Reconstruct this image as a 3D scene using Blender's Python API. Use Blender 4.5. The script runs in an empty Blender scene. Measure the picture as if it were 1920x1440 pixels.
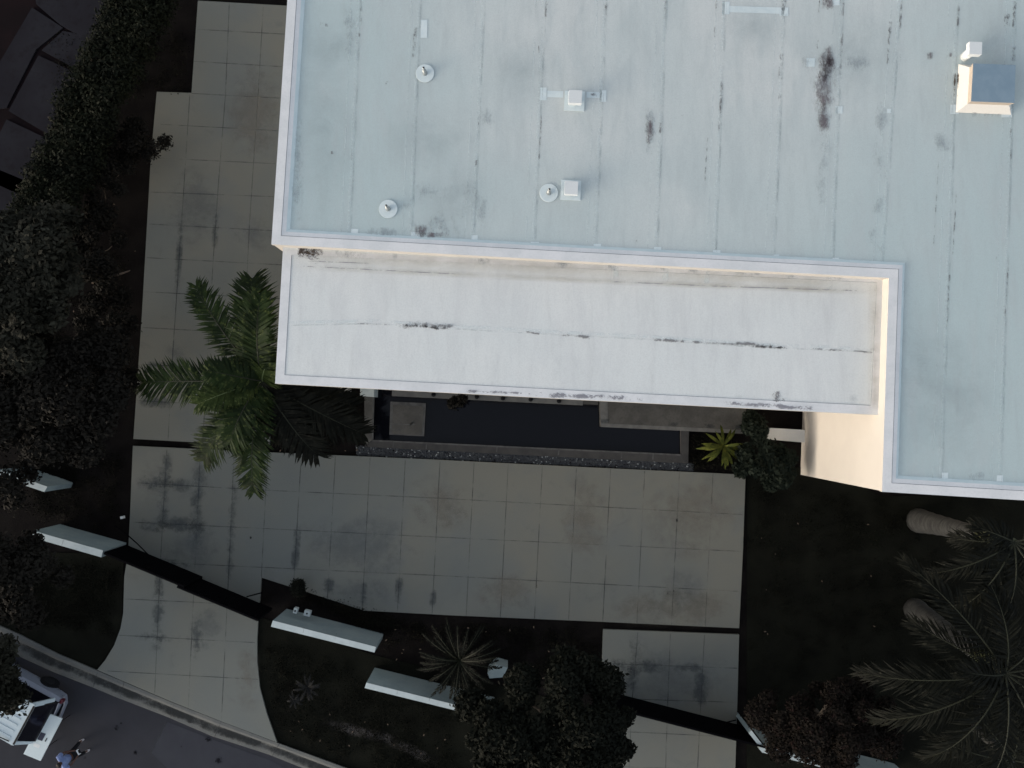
import bpy, math, random
import numpy as np
from mathutils import Vector, Matrix
R = math.radians
SC = bpy.context.scene
COL = SC.collection

# ------------------------------------------------------------------ camera, sky, sun, exposure
CAM_H = 32.5
TILT = R(2.34)
FPX = 1495.0
cam = bpy.data.cameras.new('camera')
cam.sensor_width = 36.0
cam.lens = FPX / 1920 * 36
cam.clip_end = 2000
camo = bpy.data.objects.new('camera', cam)
COL.objects.link(camo)
camo.location = (0, 0, CAM_H)
camo.rotation_euler = (TILT, 0, 0)
SC.camera = camo

SUN_EL, SUN_AZ = R(9), R(205)          # azimuth measured counter-clockwise from +x (picture right)
w = bpy.data.worlds.new('World')
SC.world = w
w.use_nodes = True
nt = w.node_tree
sky = nt.nodes.new('ShaderNodeTexSky')
sky.sky_type = 'NISHITA'
sky.sun_disc = False
sky.sun_elevation = SUN_EL
sky.sun_rotation = math.pi / 2 - SUN_AZ
sky.air_density = 1.0
sky.dust_density = 3.2
sky.ozone_density = 1.6
hs = nt.nodes.new('ShaderNodeHueSaturation')      # a hazy, nearly white dusk sky
hs.inputs['Saturation'].default_value = 0.42
nt.links.new(sky.outputs[0], hs.inputs['Color'])
nt.links.new(hs.outputs[0], nt.nodes['Background'].inputs[0])
nt.nodes['Background'].inputs[1].default_value = 0.15
sl = bpy.data.lights.new('sun', 'SUN')
sl.energy = 0.12
sl.angle = R(14)
sl.color = (1.0, 0.78, 0.56)
so = bpy.data.objects.new('sun', sl)
COL.objects.link(so)
sd = Vector((math.cos(SUN_AZ) * math.cos(SUN_EL), math.sin(SUN_AZ) * math.cos(SUN_EL), math.sin(SUN_EL)))
so.rotation_euler = sd.to_track_quat('Z', 'Y').to_euler()
so.location = (-40, -20, 30)
SC.view_settings.view_transform = 'Standard'
SC.view_settings.look = 'None'
SC.view_settings.exposure = 1.34
SC.view_settings.gamma = 1.0
SC.cycles.max_bounces = 6
SC.cycles.transparent_max_bounces = 16

# ------------------------------------------------------------------ helpers
def P(px, py, z=0.0):
    """point of height z seen at this place of the photograph"""
    u = (px - 960) / FPX
    v = (720 - py) / FPX
    c, s = math.cos(TILT), math.sin(TILT)
    y = v * c + s
    zz = v * s - c
    t = (CAM_H - z) / (-zz)
    return Vector((u * t, y * t, z))

def PP(pts, z=0.0):
    return [P(a, b, z) for a, b in pts]

def lerp(a, b, t):
    return a + (b - a) * t

class MB:
    def __init__(s):
        s.v = []; s.f = []; s.m = []; s.uv = []; s.mats = []
    def mi(s, m):
        if m not in s.mats: s.mats.append(m)
        return s.mats.index(m)
    def face(s, pts, m, uv=None):
        b = len(s.v)
        s.v += [tuple(p) for p in pts]
        s.f.append(tuple(range(b, b + len(pts))))
        s.m.append(s.mi(m))
        s.uv.append(uv or [(0, 0)] * len(pts))
    def prism(s, pts, z0, z1, m, mside=None, bottom=True):
        """pts counter-clockwise or clockwise, xy"""
        a = sum(pts[i][0] * pts[(i + 1) % len(pts)][1] - pts[(i + 1) % len(pts)][0] * pts[i][1] for i in range(len(pts)))
        if a < 0: pts = pts[::-1]
        n = len(pts)
        s.face([(p[0], p[1], z1) for p in pts], m)
        if bottom: s.face([(p[0], p[1], z0) for p in pts[::-1]], mside or m)
        for i in range(n):
            p, q = pts[i], pts[(i + 1) % n]
            s.face([(p[0], p[1], z0), (q[0], q[1], z0), (q[0], q[1], z1), (p[0], p[1], z1)], mside or m)
    def box(s, c, ax, ay, az, m):
        """centre, half-axis vectors"""
        c, ax, ay, az = map(Vector, (c, ax, ay, az))
        for d, u, v in ((ax, ay, az), (ay, az, ax), (az, ax, ay)):
            s.face([c + d - u - v, c + d + u - v, c + d + u + v, c + d - u + v], m)
            s.face([c - d - u + v, c - d + u + v, c - d + u - v, c - d - u - v], m)
    def tube(s, pts, rad, m, n=8, cap=True):
        pts = [Vector(p) for p in pts]
        if not hasattr(rad, '__len__'): rad = [rad] * len(pts)
        rings = []
        for i, p in enumerate(pts):
            t = (pts[min(i + 1, len(pts) - 1)] - pts[max(i - 1, 0)]).normalized()
            a = t.cross(Vector((0, 0, 1)) if abs(t.z) < .9 else Vector((0, 1, 0))).normalized()
            b = t.cross(a)
            rings.append([p + (a * math.cos(k * 2 * math.pi / n) + b * math.sin(k * 2 * math.pi / n)) * rad[i] for k in range(n)])
        base = len(s.v)
        for r in rings: s.v += [tuple(x) for x in r]
        mi = s.mi(m)
        for i in range(len(rings) - 1):
            for k in range(n):
                k2 = (k + 1) % n
                s.f.append((base + i * n + k, base + i * n + k2, base + (i + 1) * n + k2, base + (i + 1) * n + k))
                s.m.append(mi); s.uv.append([(0, 0)] * 4)
        if cap:
            s.f.append(tuple(base + k for k in range(n))[::-1]); s.m.append(mi); s.uv.append([(0, 0)] * n)
            s.f.append(tuple(base + (len(rings) - 1) * n + k for k in range(n))); s.m.append(mi); s.uv.append([(0, 0)] * n)
    def strip(s, pts, width, m, taper=False):
        """flat decal ribbon along pts (world), uv: u along 0-1, v across 0-1"""
        pts = [Vector(p) for p in pts]
        L = [0]
        for i in range(1, len(pts)): L.append(L[-1] + (pts[i] - pts[i - 1]).length)
        for i in range(len(pts) - 1):
            d0 = (pts[min(i + 1, len(pts) - 1)] - pts[max(i - 1, 0)]); d1 = (pts[min(i + 2, len(pts) - 1)] - pts[i])
            n0 = Vector((-d0.y, d0.x, 0)).normalized() * width / 2
            n1 = Vector((-d1.y, d1.x, 0)).normalized() * width / 2
            u0, u1 = L[i] / L[-1], L[i + 1] / L[-1]
            s.face([pts[i] - n0, pts[i + 1] - n1, pts[i + 1] + n1, pts[i] + n0], m, [(u0, 0), (u1, 0), (u1, 1), (u0, 1)])
    def quad(s, a, b, c, d, m):
        s.face([a, b, c, d], m, [(0, 0), (1, 0), (1, 1), (0, 1)])
    def build(s, name, parent=None, smooth=False):
        me = bpy.data.meshes.new(name)
        me.from_pydata([tuple(map(float, p)) for p in s.v], [], s.f)
        for m in s.mats: me.materials.append(m)
        me.polygons.foreach_set('material_index', s.m)
        uvl = me.uv_layers.new(name='UVMap')
        flat = [c for f in s.uv for p in f for c in p]
        uvl.data.foreach_set('uv', flat)
        if smooth:
            me.polygons.foreach_set('use_smooth', [True] * len(s.f))
        me.update()
        o = bpy.data.objects.new(name, me)
        COL.objects.link(o)
        if parent is not None:
            o.parent = parent
            o.matrix_parent_inverse = Matrix.Translation(-parent.location) if parent.type == 'EMPTY' and parent.rotation_euler.z == 0 else parent.matrix_basis.inverted()
        return o

def tag(o, label=None, cat=None, group=None, kind=None):
    if label: o['label'] = label
    if cat: o['category'] = cat
    if group: o['group'] = group
    if kind: o['kind'] = kind
    return o

def empty(name, loc, label, cat, group=None):
    o = bpy.data.objects.new(name, None)
    COL.objects.link(o)
    o.location = loc
    o.empty_display_size = .2
    return tag(o, label, cat, group)

# ------------------------------------------------------------------ materials
def newmat(name):
    m = bpy.data.materials.new(name)
    m.use_nodes = True
    return m, m.node_tree, m.node_tree.nodes['Principled BSDF']

def noise(nt, scale, detail=4, rough=.6, dist=0, stretch=None):
    tc = nt.nodes.new('ShaderNodeNewGeometry')
    src = tc.outputs['Position']
    if stretch:
        mp = nt.nodes.new('ShaderNodeMapping')
        mp.inputs['Scale'].default_value = stretch
        mp.inputs['Rotation'].default_value = (0, 0, R(3))
        nt.links.new(src, mp.inputs['Vector'])
        src = mp.outputs[0]
    n = nt.nodes.new('ShaderNodeTexNoise')
    n.inputs['Scale'].default_value = scale
    n.inputs['Detail'].default_value = detail
    n.inputs['Roughness'].default_value = rough
    n.inputs['Distortion'].default_value = dist
    nt.links.new(src, n.inputs['Vector'])
    return n.outputs['Fac']

def ramp(nt, fac, lo, hi, a=0.0, b=1.0):
    r = nt.nodes.new('ShaderNodeMapRange')
    r.inputs['From Min'].default_value = lo
    r.inputs['From Max'].default_value = hi
    r.inputs['To Min'].default_value = a
    r.inputs['To Max'].default_value = b
    r.interpolation_type = 'SMOOTHSTEP'
    nt.links.new(fac, r.inputs['Value'])
    return r.outputs[0]

def mix(nt, fac, a, b, mode='MIX'):
    n = nt.nodes.new('ShaderNodeMix')
    n.data_type = 'RGBA'
    n.blend_type = mode
    for s, x in ((n.inputs[0], fac), (n.inputs[6], a), (n.inputs[7], b)):
        if hasattr(x, 'links') or hasattr(x, 'is_linked'): nt.links.new(x, s)
        elif isinstance(x, (int, float)): s.default_value = x
        else: s.default_value = (*x, 1) if len(x) == 3 else x
    return n.outputs[2]

def bump(nt, bs, fac, strength, dist=.02):
    b = nt.nodes.new('ShaderNodeBump')
    b.inputs['Strength'].default_value = strength
    b.inputs['Distance'].default_value = dist
    nt.links.new(fac, b.inputs['Height'])
    nt.links.new(b.outputs[0], bs.inputs['Normal'])

def mat2(name, c1, c2, scale=3, lo=.35, hi=.65, rough=.8, c3=None, s3=30, f3=.35, b=0.0, bd=.01, spec=.3, stretch=None, metal=0):
    """two-tone noise, an optional finer third tone and bump"""
    m, nt, bs = newmat(name)
    col = mix(nt, ramp(nt, noise(nt, scale, 5, .6, stretch=stretch), lo, hi), c1, c2)
    if c3 is not None:
        col = mix(nt, ramp(nt, noise(nt, s3, 3, .7), .45, .75, 0, f3), col, c3)
    nt.links.new(col, bs.inputs['Base Color'])
    bs.inputs['Roughness'].default_value = rough
    bs.inputs['Specular IOR Level'].default_value = spec
    bs.inputs['Metallic'].default_value = metal
    if b: bump(nt, bs, noise(nt, s3, 4, .7), b, bd)
    return m

def decal_mat(name, col, strength=.8, nscale=12, lo=.4, hi=.7, edge=1.0, ends=4.0, stretch=None, ragged=False):
    """a stain with soft edges: see-through where there is no dirt"""
    m = bpy.data.materials.new(name)
    m.use_nodes = True
    nt = m.node_tree
    nt.nodes.clear()
    out = nt.nodes.new('ShaderNodeOutputMaterial')
    tr = nt.nodes.new('ShaderNodeBsdfTransparent')
    df = nt.nodes.new('ShaderNodeBsdfDiffuse')
    df.inputs['Color'].default_value = (*col, 1)
    mx = nt.nodes.new('ShaderNodeMixShader')
    uv = nt.nodes.new('ShaderNodeUVMap')
    sp = nt.nodes.new('ShaderNodeSeparateXYZ')
    nt.links.new(uv.outputs[0], sp.inputs[0])
    def M(op, a, b=None, clamp=False):
        n = nt.nodes.new('ShaderNodeMath'); n.operation = op; n.use_clamp = clamp
        for i, x in enumerate((a, b)):
            if x is None: continue
            if isinstance(x, (int, float)): n.inputs[i].default_value = x
            else: nt.links.new(x, n.inputs[i])
        return n.outputs[0]
    def fall(x, k):
        t = M('ABSOLUTE', M('SUBTRACT', M('MULTIPLY', x, 2.0), 1.0))
        return M('MULTIPLY', M('SUBTRACT', 1.0, t), k, True)
    f = M('MULTIPLY', fall(sp.outputs[1], edge), fall(sp.outputs[0], ends))
    if ragged:
        n1 = ramp(nt, noise(nt, nscale, 4, .65, .4, stretch), .25, .75)
        n2 = ramp(nt, noise(nt, nscale * 6, 4, .75, .2, stretch), .2, .8)
        g = M('ADD', M('ADD', f, M('MULTIPLY', M('SUBTRACT', n1, .5), 1.3)), M('MULTIPLY', M('SUBTRACT', n2, .5), 1.0))
        f = M('MULTIPLY', ramp(nt, g, lo, hi), M('MULTIPLY', f, 4.0, True))
    else:
        f = M('MULTIPLY', f, ramp(nt, noise(nt, nscale, 6, .7, .3, stretch), lo, hi))
    f = M('MULTIPLY', f, strength, True)
    nt.links.new(f, mx.inputs[0])
    nt.links.new(tr.outputs[0], mx.inputs[1])
    nt.links.new(df.outputs[0], mx.inputs[2])
    nt.links.new(mx.outputs[0], out.inputs[0])
    return m

def concrete(name, a, b, tint, dark):
    m, nt, bs = newmat(name)
    col = mix(nt, ramp(nt, noise(nt, .16, 3, .5), .38, .62), a, b)
    col = mix(nt, ramp(nt, noise(nt, .55, 5, .65, .5), .45, .75, 0, .55), col, tint)
    col = mix(nt, ramp(nt, noise(nt, .9, 6, .7, .8), .55, .8, 0, .6), col, dark)
    g = noise(nt, 40, 3, .8)
    col = mix(nt, ramp(nt, g, .3, .75, 0, .3), col, (.06, .06, .055))
    nt.links.new(col, bs.inputs['Base Color'])
    bs.inputs['Roughness'].default_value = .9
    bs.inputs['Specular IOR Level'].default_value = .2
    bump(nt, bs, g, .25, .004)
    return m

def leafmat(name, c1, c2, c3=None, scale=1.2, rough=.7, k=.45):
    m, nt, bs = newmat(name)
    c1, c2 = (tuple(x * k for x in c) for c in (c1, c2))
    if c3: c3 = tuple(x * k for x in c3)
    col = mix(nt, ramp(nt, noise(nt, scale, 3, .6), .38, .62), c1, c2)
    if c3: col = mix(nt, ramp(nt, noise(nt, scale * 5, 2, .6), .55, .7), col, c3)
    nt.links.new(col, bs.inputs['Base Color'])
    bs.inputs['Roughness'].default_value = rough
    bs.inputs['Specular IOR Level'].default_value = .08
    return m

def flat(name, c, rough=.6, spec=.3, metal=0):
    m, nt, bs = newmat(name)
    col = mix(nt, ramp(nt, noise(nt, 25, 4, .7), .3, .7, 0, .25), c, tuple(x * .75 for x in c))
    nt.links.new(col, bs.inputs['Base Color'])
    bs.inputs['Roughness'].default_value = rough
    bs.inputs['Specular IOR Level'].default_value = spec
    bs.inputs['Metallic'].default_value = metal
    return m

M = {}
def roofmat(name, a, b, c, film=None):
    m, nt, bs = newmat(name)
    col = mix(nt, ramp(nt, noise(nt, .22, 4, .55, .6), .36, .64), a, b)
    if film:      # the membrane is cleaner in its middle and greener towards the edges
        ge = nt.nodes.new('ShaderNodeNewGeometry'); vd = nt.nodes.new('ShaderNodeVectorMath'); vd.operation = 'DISTANCE'
        nt.links.new(ge.outputs['Position'], vd.inputs[0]); vd.inputs[1].default_value = (5.6, 13.5, 7)
        ad = nt.nodes.new('ShaderNodeMath'); ad.operation = 'MULTIPLY_ADD'
        nt.links.new(noise(nt, .3, 4, .6), ad.inputs[0]); ad.inputs[1].default_value = 7.0; nt.links.new(vd.outputs['Value'], ad.inputs[2])
        col = mix(nt, ramp(nt, ad.outputs[0], 6.5, 16.5), col, film)
    col = mix(nt, ramp(nt, noise(nt, .8, 6, .7, .4, (1.6, .45, 1)), .42, .75, 0, .75), col, c)
    g = noise(nt, 28, 3, .75)
    col = mix(nt, ramp(nt, g, .35, .75, 0, .26), col, tuple(x * .62 for x in c))
    wv = noise(nt, 3.0, 6, .72, .2, (1, .16, 1))
    col = mix(nt, ramp(nt, wv, .45, .8, 0, .34), col, tuple(x * .74 for x in c))
    nt.links.new(col, bs.inputs['Base Color'])
    bs.inputs['Roughness'].default_value = .7
    bs.inputs['Specular IOR Level'].default_value = .25
    bump(nt, bs, wv, .25, .015)
    return m
M['roof'] = roofmat('roof_membrane', (.56, .605, .60), (.615, .64, .63), (.48, .53, .535), (.465, .55, .555))
M['lroof'] = roofmat('low_roof_membrane', (.70, .72, .71), (.735, .745, .73), (.63, .64, .64))
M['cap'] = mat2('roof_cap', (.64, .65, .66), (.72, .72, .73), 1.2, rough=.6, c3=(.48, .48, .5), s3=14, f3=.25, b=.1)
M['cant'] = mat2('roof_cant', (.58, .67, .69), (.64, .72, .73), 2, rough=.7)
M['stucco'] = mat2('cream_stucco', (.56, .52, .47), (.585, .545, .49), .8, rough=.85, c3=(.48, .45, .41), s3=60, f3=.15, b=.15, bd=.004)
M['line'] = flat('seam_line', (.36, .37, .39), .9)
M['patch'] = mat2('roof_patch', (.60, .68, .70), (.66, .73, .74), 5)
M['conc'] = concrete('patio_concrete', (.166, .177, .166), (.192, .190, .163), (.152, .164, .163), (.130, .134, .124))
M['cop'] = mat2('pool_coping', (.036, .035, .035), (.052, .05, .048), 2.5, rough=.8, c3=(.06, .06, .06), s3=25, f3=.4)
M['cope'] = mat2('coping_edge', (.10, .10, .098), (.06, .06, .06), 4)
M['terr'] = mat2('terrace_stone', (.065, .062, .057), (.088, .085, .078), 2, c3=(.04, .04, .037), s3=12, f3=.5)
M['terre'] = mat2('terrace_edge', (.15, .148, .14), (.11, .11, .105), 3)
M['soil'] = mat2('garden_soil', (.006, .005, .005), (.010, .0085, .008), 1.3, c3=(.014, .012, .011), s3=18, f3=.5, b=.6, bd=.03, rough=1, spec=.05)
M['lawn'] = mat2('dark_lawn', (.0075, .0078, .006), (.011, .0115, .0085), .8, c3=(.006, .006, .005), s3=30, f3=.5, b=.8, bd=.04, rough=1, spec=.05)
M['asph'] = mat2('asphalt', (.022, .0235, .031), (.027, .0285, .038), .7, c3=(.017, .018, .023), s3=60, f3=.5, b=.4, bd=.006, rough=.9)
M['asph2'] = mat2('asphalt_patch', (.029, .031, .042), (.034, .037, .048), .9, c3=(.021, .022, .027), s3=60, f3=.5, b=.4, bd=.006, rough=.9)
M['gutter'] = mat2('gutter_concrete', (.10, .105, .105), (.14, .14, .13), .6, c3=(.06, .06, .06), s3=22, f3=.5, b=.3, bd=.006)
M['wallside'] = mat2('shaded_wall_side', (.24, .30, .315), (.28, .34, .35), 1.5, rough=.85, c3=(.2, .25, .27), s3=9, f3=.4, b=.1)  # darker than the wall tops: the side's shade is put into the colour
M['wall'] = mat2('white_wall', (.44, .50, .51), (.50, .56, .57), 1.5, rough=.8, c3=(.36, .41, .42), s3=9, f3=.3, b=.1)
M['gate'] = flat('gate_metal', (.0025, .0025, .0035), .8, .03)
M['water'] = newmat('pool_water')[0]
bs = M['water'].node_tree.nodes['Principled BSDF']
bs.inputs['Base Color'].default_value = (.004, .0045, .007, 1)
bs.inputs['Roughness'].default_value = .08
bs.inputs['Specular IOR Level'].default_value = .25
bump(M['water'].node_tree, bs, noise(M['water'].node_tree, 1.6, 3, .5), .08, .02)
M['gravel'] = mat2('dark_pebbles', (.03, .033, .04), (.055, .06, .065), 9, rough=.8)
M['pebl'] = flat('pale_pebbles', (.30, .32, .32))
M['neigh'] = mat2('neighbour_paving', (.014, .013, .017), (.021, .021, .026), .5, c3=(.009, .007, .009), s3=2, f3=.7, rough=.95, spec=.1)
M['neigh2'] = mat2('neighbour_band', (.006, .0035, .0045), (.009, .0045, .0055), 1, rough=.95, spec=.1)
M['metal'] = flat('vent_metal', (.40, .42, .42), .45, .4, .6)
M['vwhite'] = flat('vent_white', (.72, .74, .74), .5)
M['vcream'] = flat('curb_cream', (.74, .70, .64), .6)
M['hatch'] = mat2('hatch_lid', (.19, .27, .34), (.22, .30, .37), 3, rough=.6, c3=(.15, .2, .26), s3=40, f3=.3)
M['copper'] = flat('hatch_trim', (.50, .42, .34), .6)
M['black'] = flat('black_rubber', (.006, .006, .008), .7)
M['glass'] = flat('dark_glass', (.004, .004, .008), .12, .5)
M['carw'] = flat('white_car_paint', (.50, .58, .62), .35, .5)
M['carg'] = flat('shaded_car_paint', (.22, .24, .30), .35, .5)  # body and bumper of the white car, tree shade painted into the colour
M['red'] = flat('tail_light_red', (.10, .01, .02), .3, .5)
M['chrome'] = flat('bumper_strip', (.42, .42, .46), .3, .5, .5)
M['table'] = flat('table_plastic', (.60, .68, .70), .5)
M['skin'] = flat('skin', (.09, .045, .034), .6)
M['hair'] = flat('dark_hair', (.012, .009, .008), .7)
M['shirt'] = mat2('blue_shirt', (.15, .20, .38), (.22, .28, .48), 6, rough=.9)
M['trouser'] = flat('dark_trousers', (.010, .010, .013), .9)
M['shoe'] = flat('pale_shoes', (.42, .40, .42), .7)
M['trunk'] = mat2('bark', (.05, .042, .035), (.085, .072, .06), 4, c3=(.03, .025, .02), s3=20, f3=.5, b=.6, bd=.02, rough=.95)
M['ptrunk'] = mat2('palm_bark', (.03, .03, .03), (.06, .06, .056), 2, c3=(.014, .014, .014), s3=14, f3=.5, b=.4, bd=.01, stretch=(1, 1, 6), rough=.9)
M['shaft'] = mat2('crownshaft_green', (.035, .04, .018), (.05, .055, .025), 3, rough=.5)
M['stick'] = flat('pale_stick', (.16, .12, .09), .9)
M['palmf'] = leafmat('palm_leaf', (.019, .034, .011), (.034, .060, .016), (.11, .14, .04), 1.4, .55)
M['palmy'] = leafmat('young_palm_leaf', (.045, .07, .018), (.07, .10, .025), (.15, .18, .06), 2, .6)
M['palmd'] = leafmat('dull_palm_leaf', (.007, .008, .005), (.015, .016, .011), (.032, .032, .022), 1.4, .6)
M['rach'] = flat('leaf_rib', (.016, .018, .009), .7)
M['rachy'] = flat('pale_leaf_rib', (.12, .15, .06), .6)
M['leafa'] = leafmat('tree_leaf_olive', (.018, .018, .012), (.055, .054, .04), (.08, .08, .06), .8)
M['leafb'] = leafmat('tree_leaf_brown', (.017, .015, .012), (.028, .025, .02), (.04, .036, .03), .8)
M['leafc'] = leafmat('tree_leaf_dark', (.009, .011, .007), (.016, .018, .012), (.028, .030, .02), 1)
M['leafh'] = leafmat('hedge_leaf', (.010, .013, .007), (.02, .024, .012), (.04, .045, .028), 1.4)
M['leafr'] = leafmat('reddish_leaf', (.016, .012, .009), (.027, .021, .016), (.034, .018, .016), 1)
M['leafs'] = leafmat('shrub_leaf', (.018, .026, .018), (.034, .045, .032), None, 1.5)
M['lime'] = leafmat('lime_leaf', (.10, .12, .025), (.20, .215, .04), (.05, .08, .02), 3)
M['silver'] = leafmat('silver_leaf', (.03, .03, .03), (.05, .05, .048), None, 3)
M['gc'] = leafmat('groundcover_leaf', (.010, .010, .007), (.018, .018, .012), (.028, .025, .018), .8, .9)
M['litter'] = flat('fallen_leaves', (.05, .04, .03), .9)

D = {}
D['seam'] = decal_mat('roof_seam', (.37, .43, .45), .42, 1.1, .36, .75, 1.6, 30, (3, 1, 1))
D['seaml'] = decal_mat('roof_seam_pale', (.68, .76, .78), .3, 2.5, .4, .6, 2, 30)
D['seamd'] = decal_mat('roof_seam_dirt', (.15, .15, .16), .8, 5, .45, .66, 2, 8, (3, 1, 1))
D['dirt'] = decal_mat('roof_dirt', (.15, .125, .14), .75, 3.2, .05, 1.5, 1.2, 1.6, (1.5, .6, 1), True)
D['smudge'] = decal_mat('roof_smudge', (.34, .38, .41), .5, 1.3, .1, 1.6, 1.0, 1.0, (1.5, .7, 1), True)
D['soft'] = decal_mat('roof_soft_smudge', (.40, .46, .48), .38, .7, .2, .8, 1.0, 1.0)
D['crack'] = decal_mat('roof_crack', (.22, .22, .23), .85, 4, .55, 1.3, 1.3, 3, None, True)
D['brown'] = decal_mat('brown_weathering', (.52, .485, .42), .5, 1.0, .15, .9, 1.0, 6, (.5, 1, 1))
D['mould'] = decal_mat('black_mould', (.06, .045, .035), .9, 5, .5, 1.3, 1.5, 2.2, None, True)
D['capd'] = decal_mat('cap_dirt', (.26, .26, .29), .8, 4, .5, 1.3, 1.5, 3, (.6, 1, 1), True)
D['joint'] = decal_mat('slab_joint', (.075, .08, .085), .6, .9, .34, .68, 6, 40)
D['halo'] = decal_mat('slab_joint_mildew', (.06, .07, .078), .5, 1.0, -.1, 1.5, 1.1, 1.6, None, True)
D['halo2'] = decal_mat('slab_patch_mildew', (.13, .145, .155), .3, .5, -.2, 1.6, 1.0, 1.0, None, True)
D['tan'] = decal_mat('slab_rust_tint', (.21, .19, .16), .4, .5, -.3, 1.7, 1.0, 1.0, None, True)
D['gut'] = decal_mat('gutter_dirt', (.035, .037, .038), .8, .8, -.1, 1.3, 1.6, 8, None, True)
D['oil'] = decal_mat('oil_spot', (.010, .010, .013), .8, 4, .2, 1.2, 1.2, 1.2, None, True)

def dq(mb, x0, y0, x1, y1, m, z, shear=0):
    """decal over a picture rectangle on the surface of height z"""
    mb.quad(P(x0 + shear, y0, z), P(x0, y1, z), P(x1, y1, z), P(x1 + shear, y0, z), m)

def dqv(mb, x0, y0, x1, y1, m, z, shear=0):
    mb.face([P(x0 + shear, y0, z), P(x0, y1, z), P(x1, y1, z), P(x1 + shear, y0, z)], m, [(0, 0), (1, 0), (1, 1), (0, 1)])

# ------------------------------------------------------------------ setting: ground, street
def struct(name, mb, label=None):
    o = mb.build(name)
    o['kind'] = 'structure'
    return o

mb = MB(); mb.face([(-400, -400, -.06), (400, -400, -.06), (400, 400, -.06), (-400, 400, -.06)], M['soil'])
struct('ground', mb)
mb = MB()
for poly in ([(1400, 870), (1400, 1600), (2300, 1600), (2300, 930), (1650, 930), (1560, 880)],
             [(481, 1155), (700, 1228), (1000, 1300), (1130, 1340), (1125, 1600), (1100, 1600), (652, 1441), (516, 1393), (498, 1340), (484, 1290), (479, 1240)],
             [(-80, 1030), (232, 1040), (228, 1170), (212, 1212), (180, 1256), (30, 1195), (-80, 1150)]):
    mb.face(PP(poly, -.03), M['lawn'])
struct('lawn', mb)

# street: asphalt on the lower-left, then the gutter strip
kb = [(-260, 1060), (-100, 1130), (36, 1190), (110, 1227), (181, 1257), (228, 1277), (322, 1317), (409, 1351), (517, 1392), (648, 1440), (900, 1530), (1300, 1670)]
kf = [(-280, 1105), (-110, 1170), (26, 1226), (100, 1260), (172, 1288), (220, 1308), (316, 1345), (397, 1380), (505, 1415), (620, 1461), (880, 1560), (1280, 1700)]
mb = MB()
kfw = PP(kf, -.04)
for i in range(len(kfw) - 1):
    a, b = kfw[i], kfw[i + 1]
    mb.face([a, b, b + Vector((-14, -32, 0)), a + Vector((-14, -32, 0))], M['asph'])
st = [P(a, b, -.036) for a, b in ((313, 1353), (283, 1412), (330, 1455), (700, 1600), (740, 1540), (505, 1425), (397, 1386))]
mb.face(st, M['asph2'])
for x, y, r in ((218, 1366, 7), (253, 1412, 7), (391, 1387, 8), (410, 1426, 9), (253, 1411, 5), (227, 1356, 3), (160, 1421, 4), (340, 1400, 4)):
    dq(mb, x - r, y - r, x + r, y + r, D['oil'], -.031)
mb.strip(PP([(313, 1353), (283, 1412), (320, 1450)], -.031), .06, D['joint'])
struct('street', mb)
mb = MB()
nb = len(kb)
for i in range(nb - 1):
    rows = []
    for k in (i, i + 1):
        a, b = kb[k], kf[k]
        pr = []
        for t, z in ((-.06, -.05), (0, .05), (.18, .045), (.40, -.02), (.75, -.01), (1.0, -.02), (1.01, -.06)):
            pr.append(P(lerp(a[0], b[0], t), lerp(a[1], b[1], t), z))
        rows.append(pr)
    for k in range(6):
        mb.face([rows[0][k], rows[0][k + 1], rows[1][k + 1], rows[1][k]], M['gutter'])
def gpt(i, t, s, z):
    a = (lerp(kb[i][0], kb[i + 1][0], s), lerp(kb[i][1], kb[i + 1][1], s)); b = (lerp(kf[i][0], kf[i + 1][0], s), lerp(kf[i][1], kf[i + 1][1], s))
    return P(lerp(a[0], b[0], t), lerp(a[1], b[1], t), z)
mb.strip([gpt(i, .45, s, .006) for i in range(1, 10) for s in (0, .5)], .52, D['gut'])
for i in (4, 5, 6, 7, 8):
    mb.strip([gpt(i, 0, .05, .056), gpt(i, .25, .05, .05), gpt(i, 1, .05, .006)], .035, D['joint'])
struct('gutter', mb)

# concrete slabs with their joints
SZ = 0.05
mb = MB()
left_pad = PP([(371, 1), (359, 174), (294, 172), (283, 290), (266, 590), (250, 823), (360, 829), (505, 836), (512, 700), (700, 690), (700, 20)], SZ)
drive = PP([(249, 836), (500, 848), (800, 861), (1100, 876), (1398, 890), (1393, 1034), (1386, 1178), (1130, 1166), (850, 1154), (683, 1145), (600, 1118), (490, 1083),
            (487, 1126), (484, 1160), (482, 1200), (482, 1240), (487, 1290), (500, 1338), (519, 1392), (408, 1350), (322, 1316), (228, 1276), (182, 1256), (197, 1238), (214, 1210), (226, 1178), (231, 1150),
            (233, 1080), (240, 1040), (244, 960)], SZ)
right_pad = PP([(1131, 1180), (1386, 1190), (1383, 1300), (1376, 1530), (1120, 1530)], SZ)
for q in (left_pad, drive, right_pad):
    mb.prism([(p.x, p.y) for p in q], -.06, SZ, M['conc'])
Z1, Z2 = SZ + .004, SZ + .008
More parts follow.
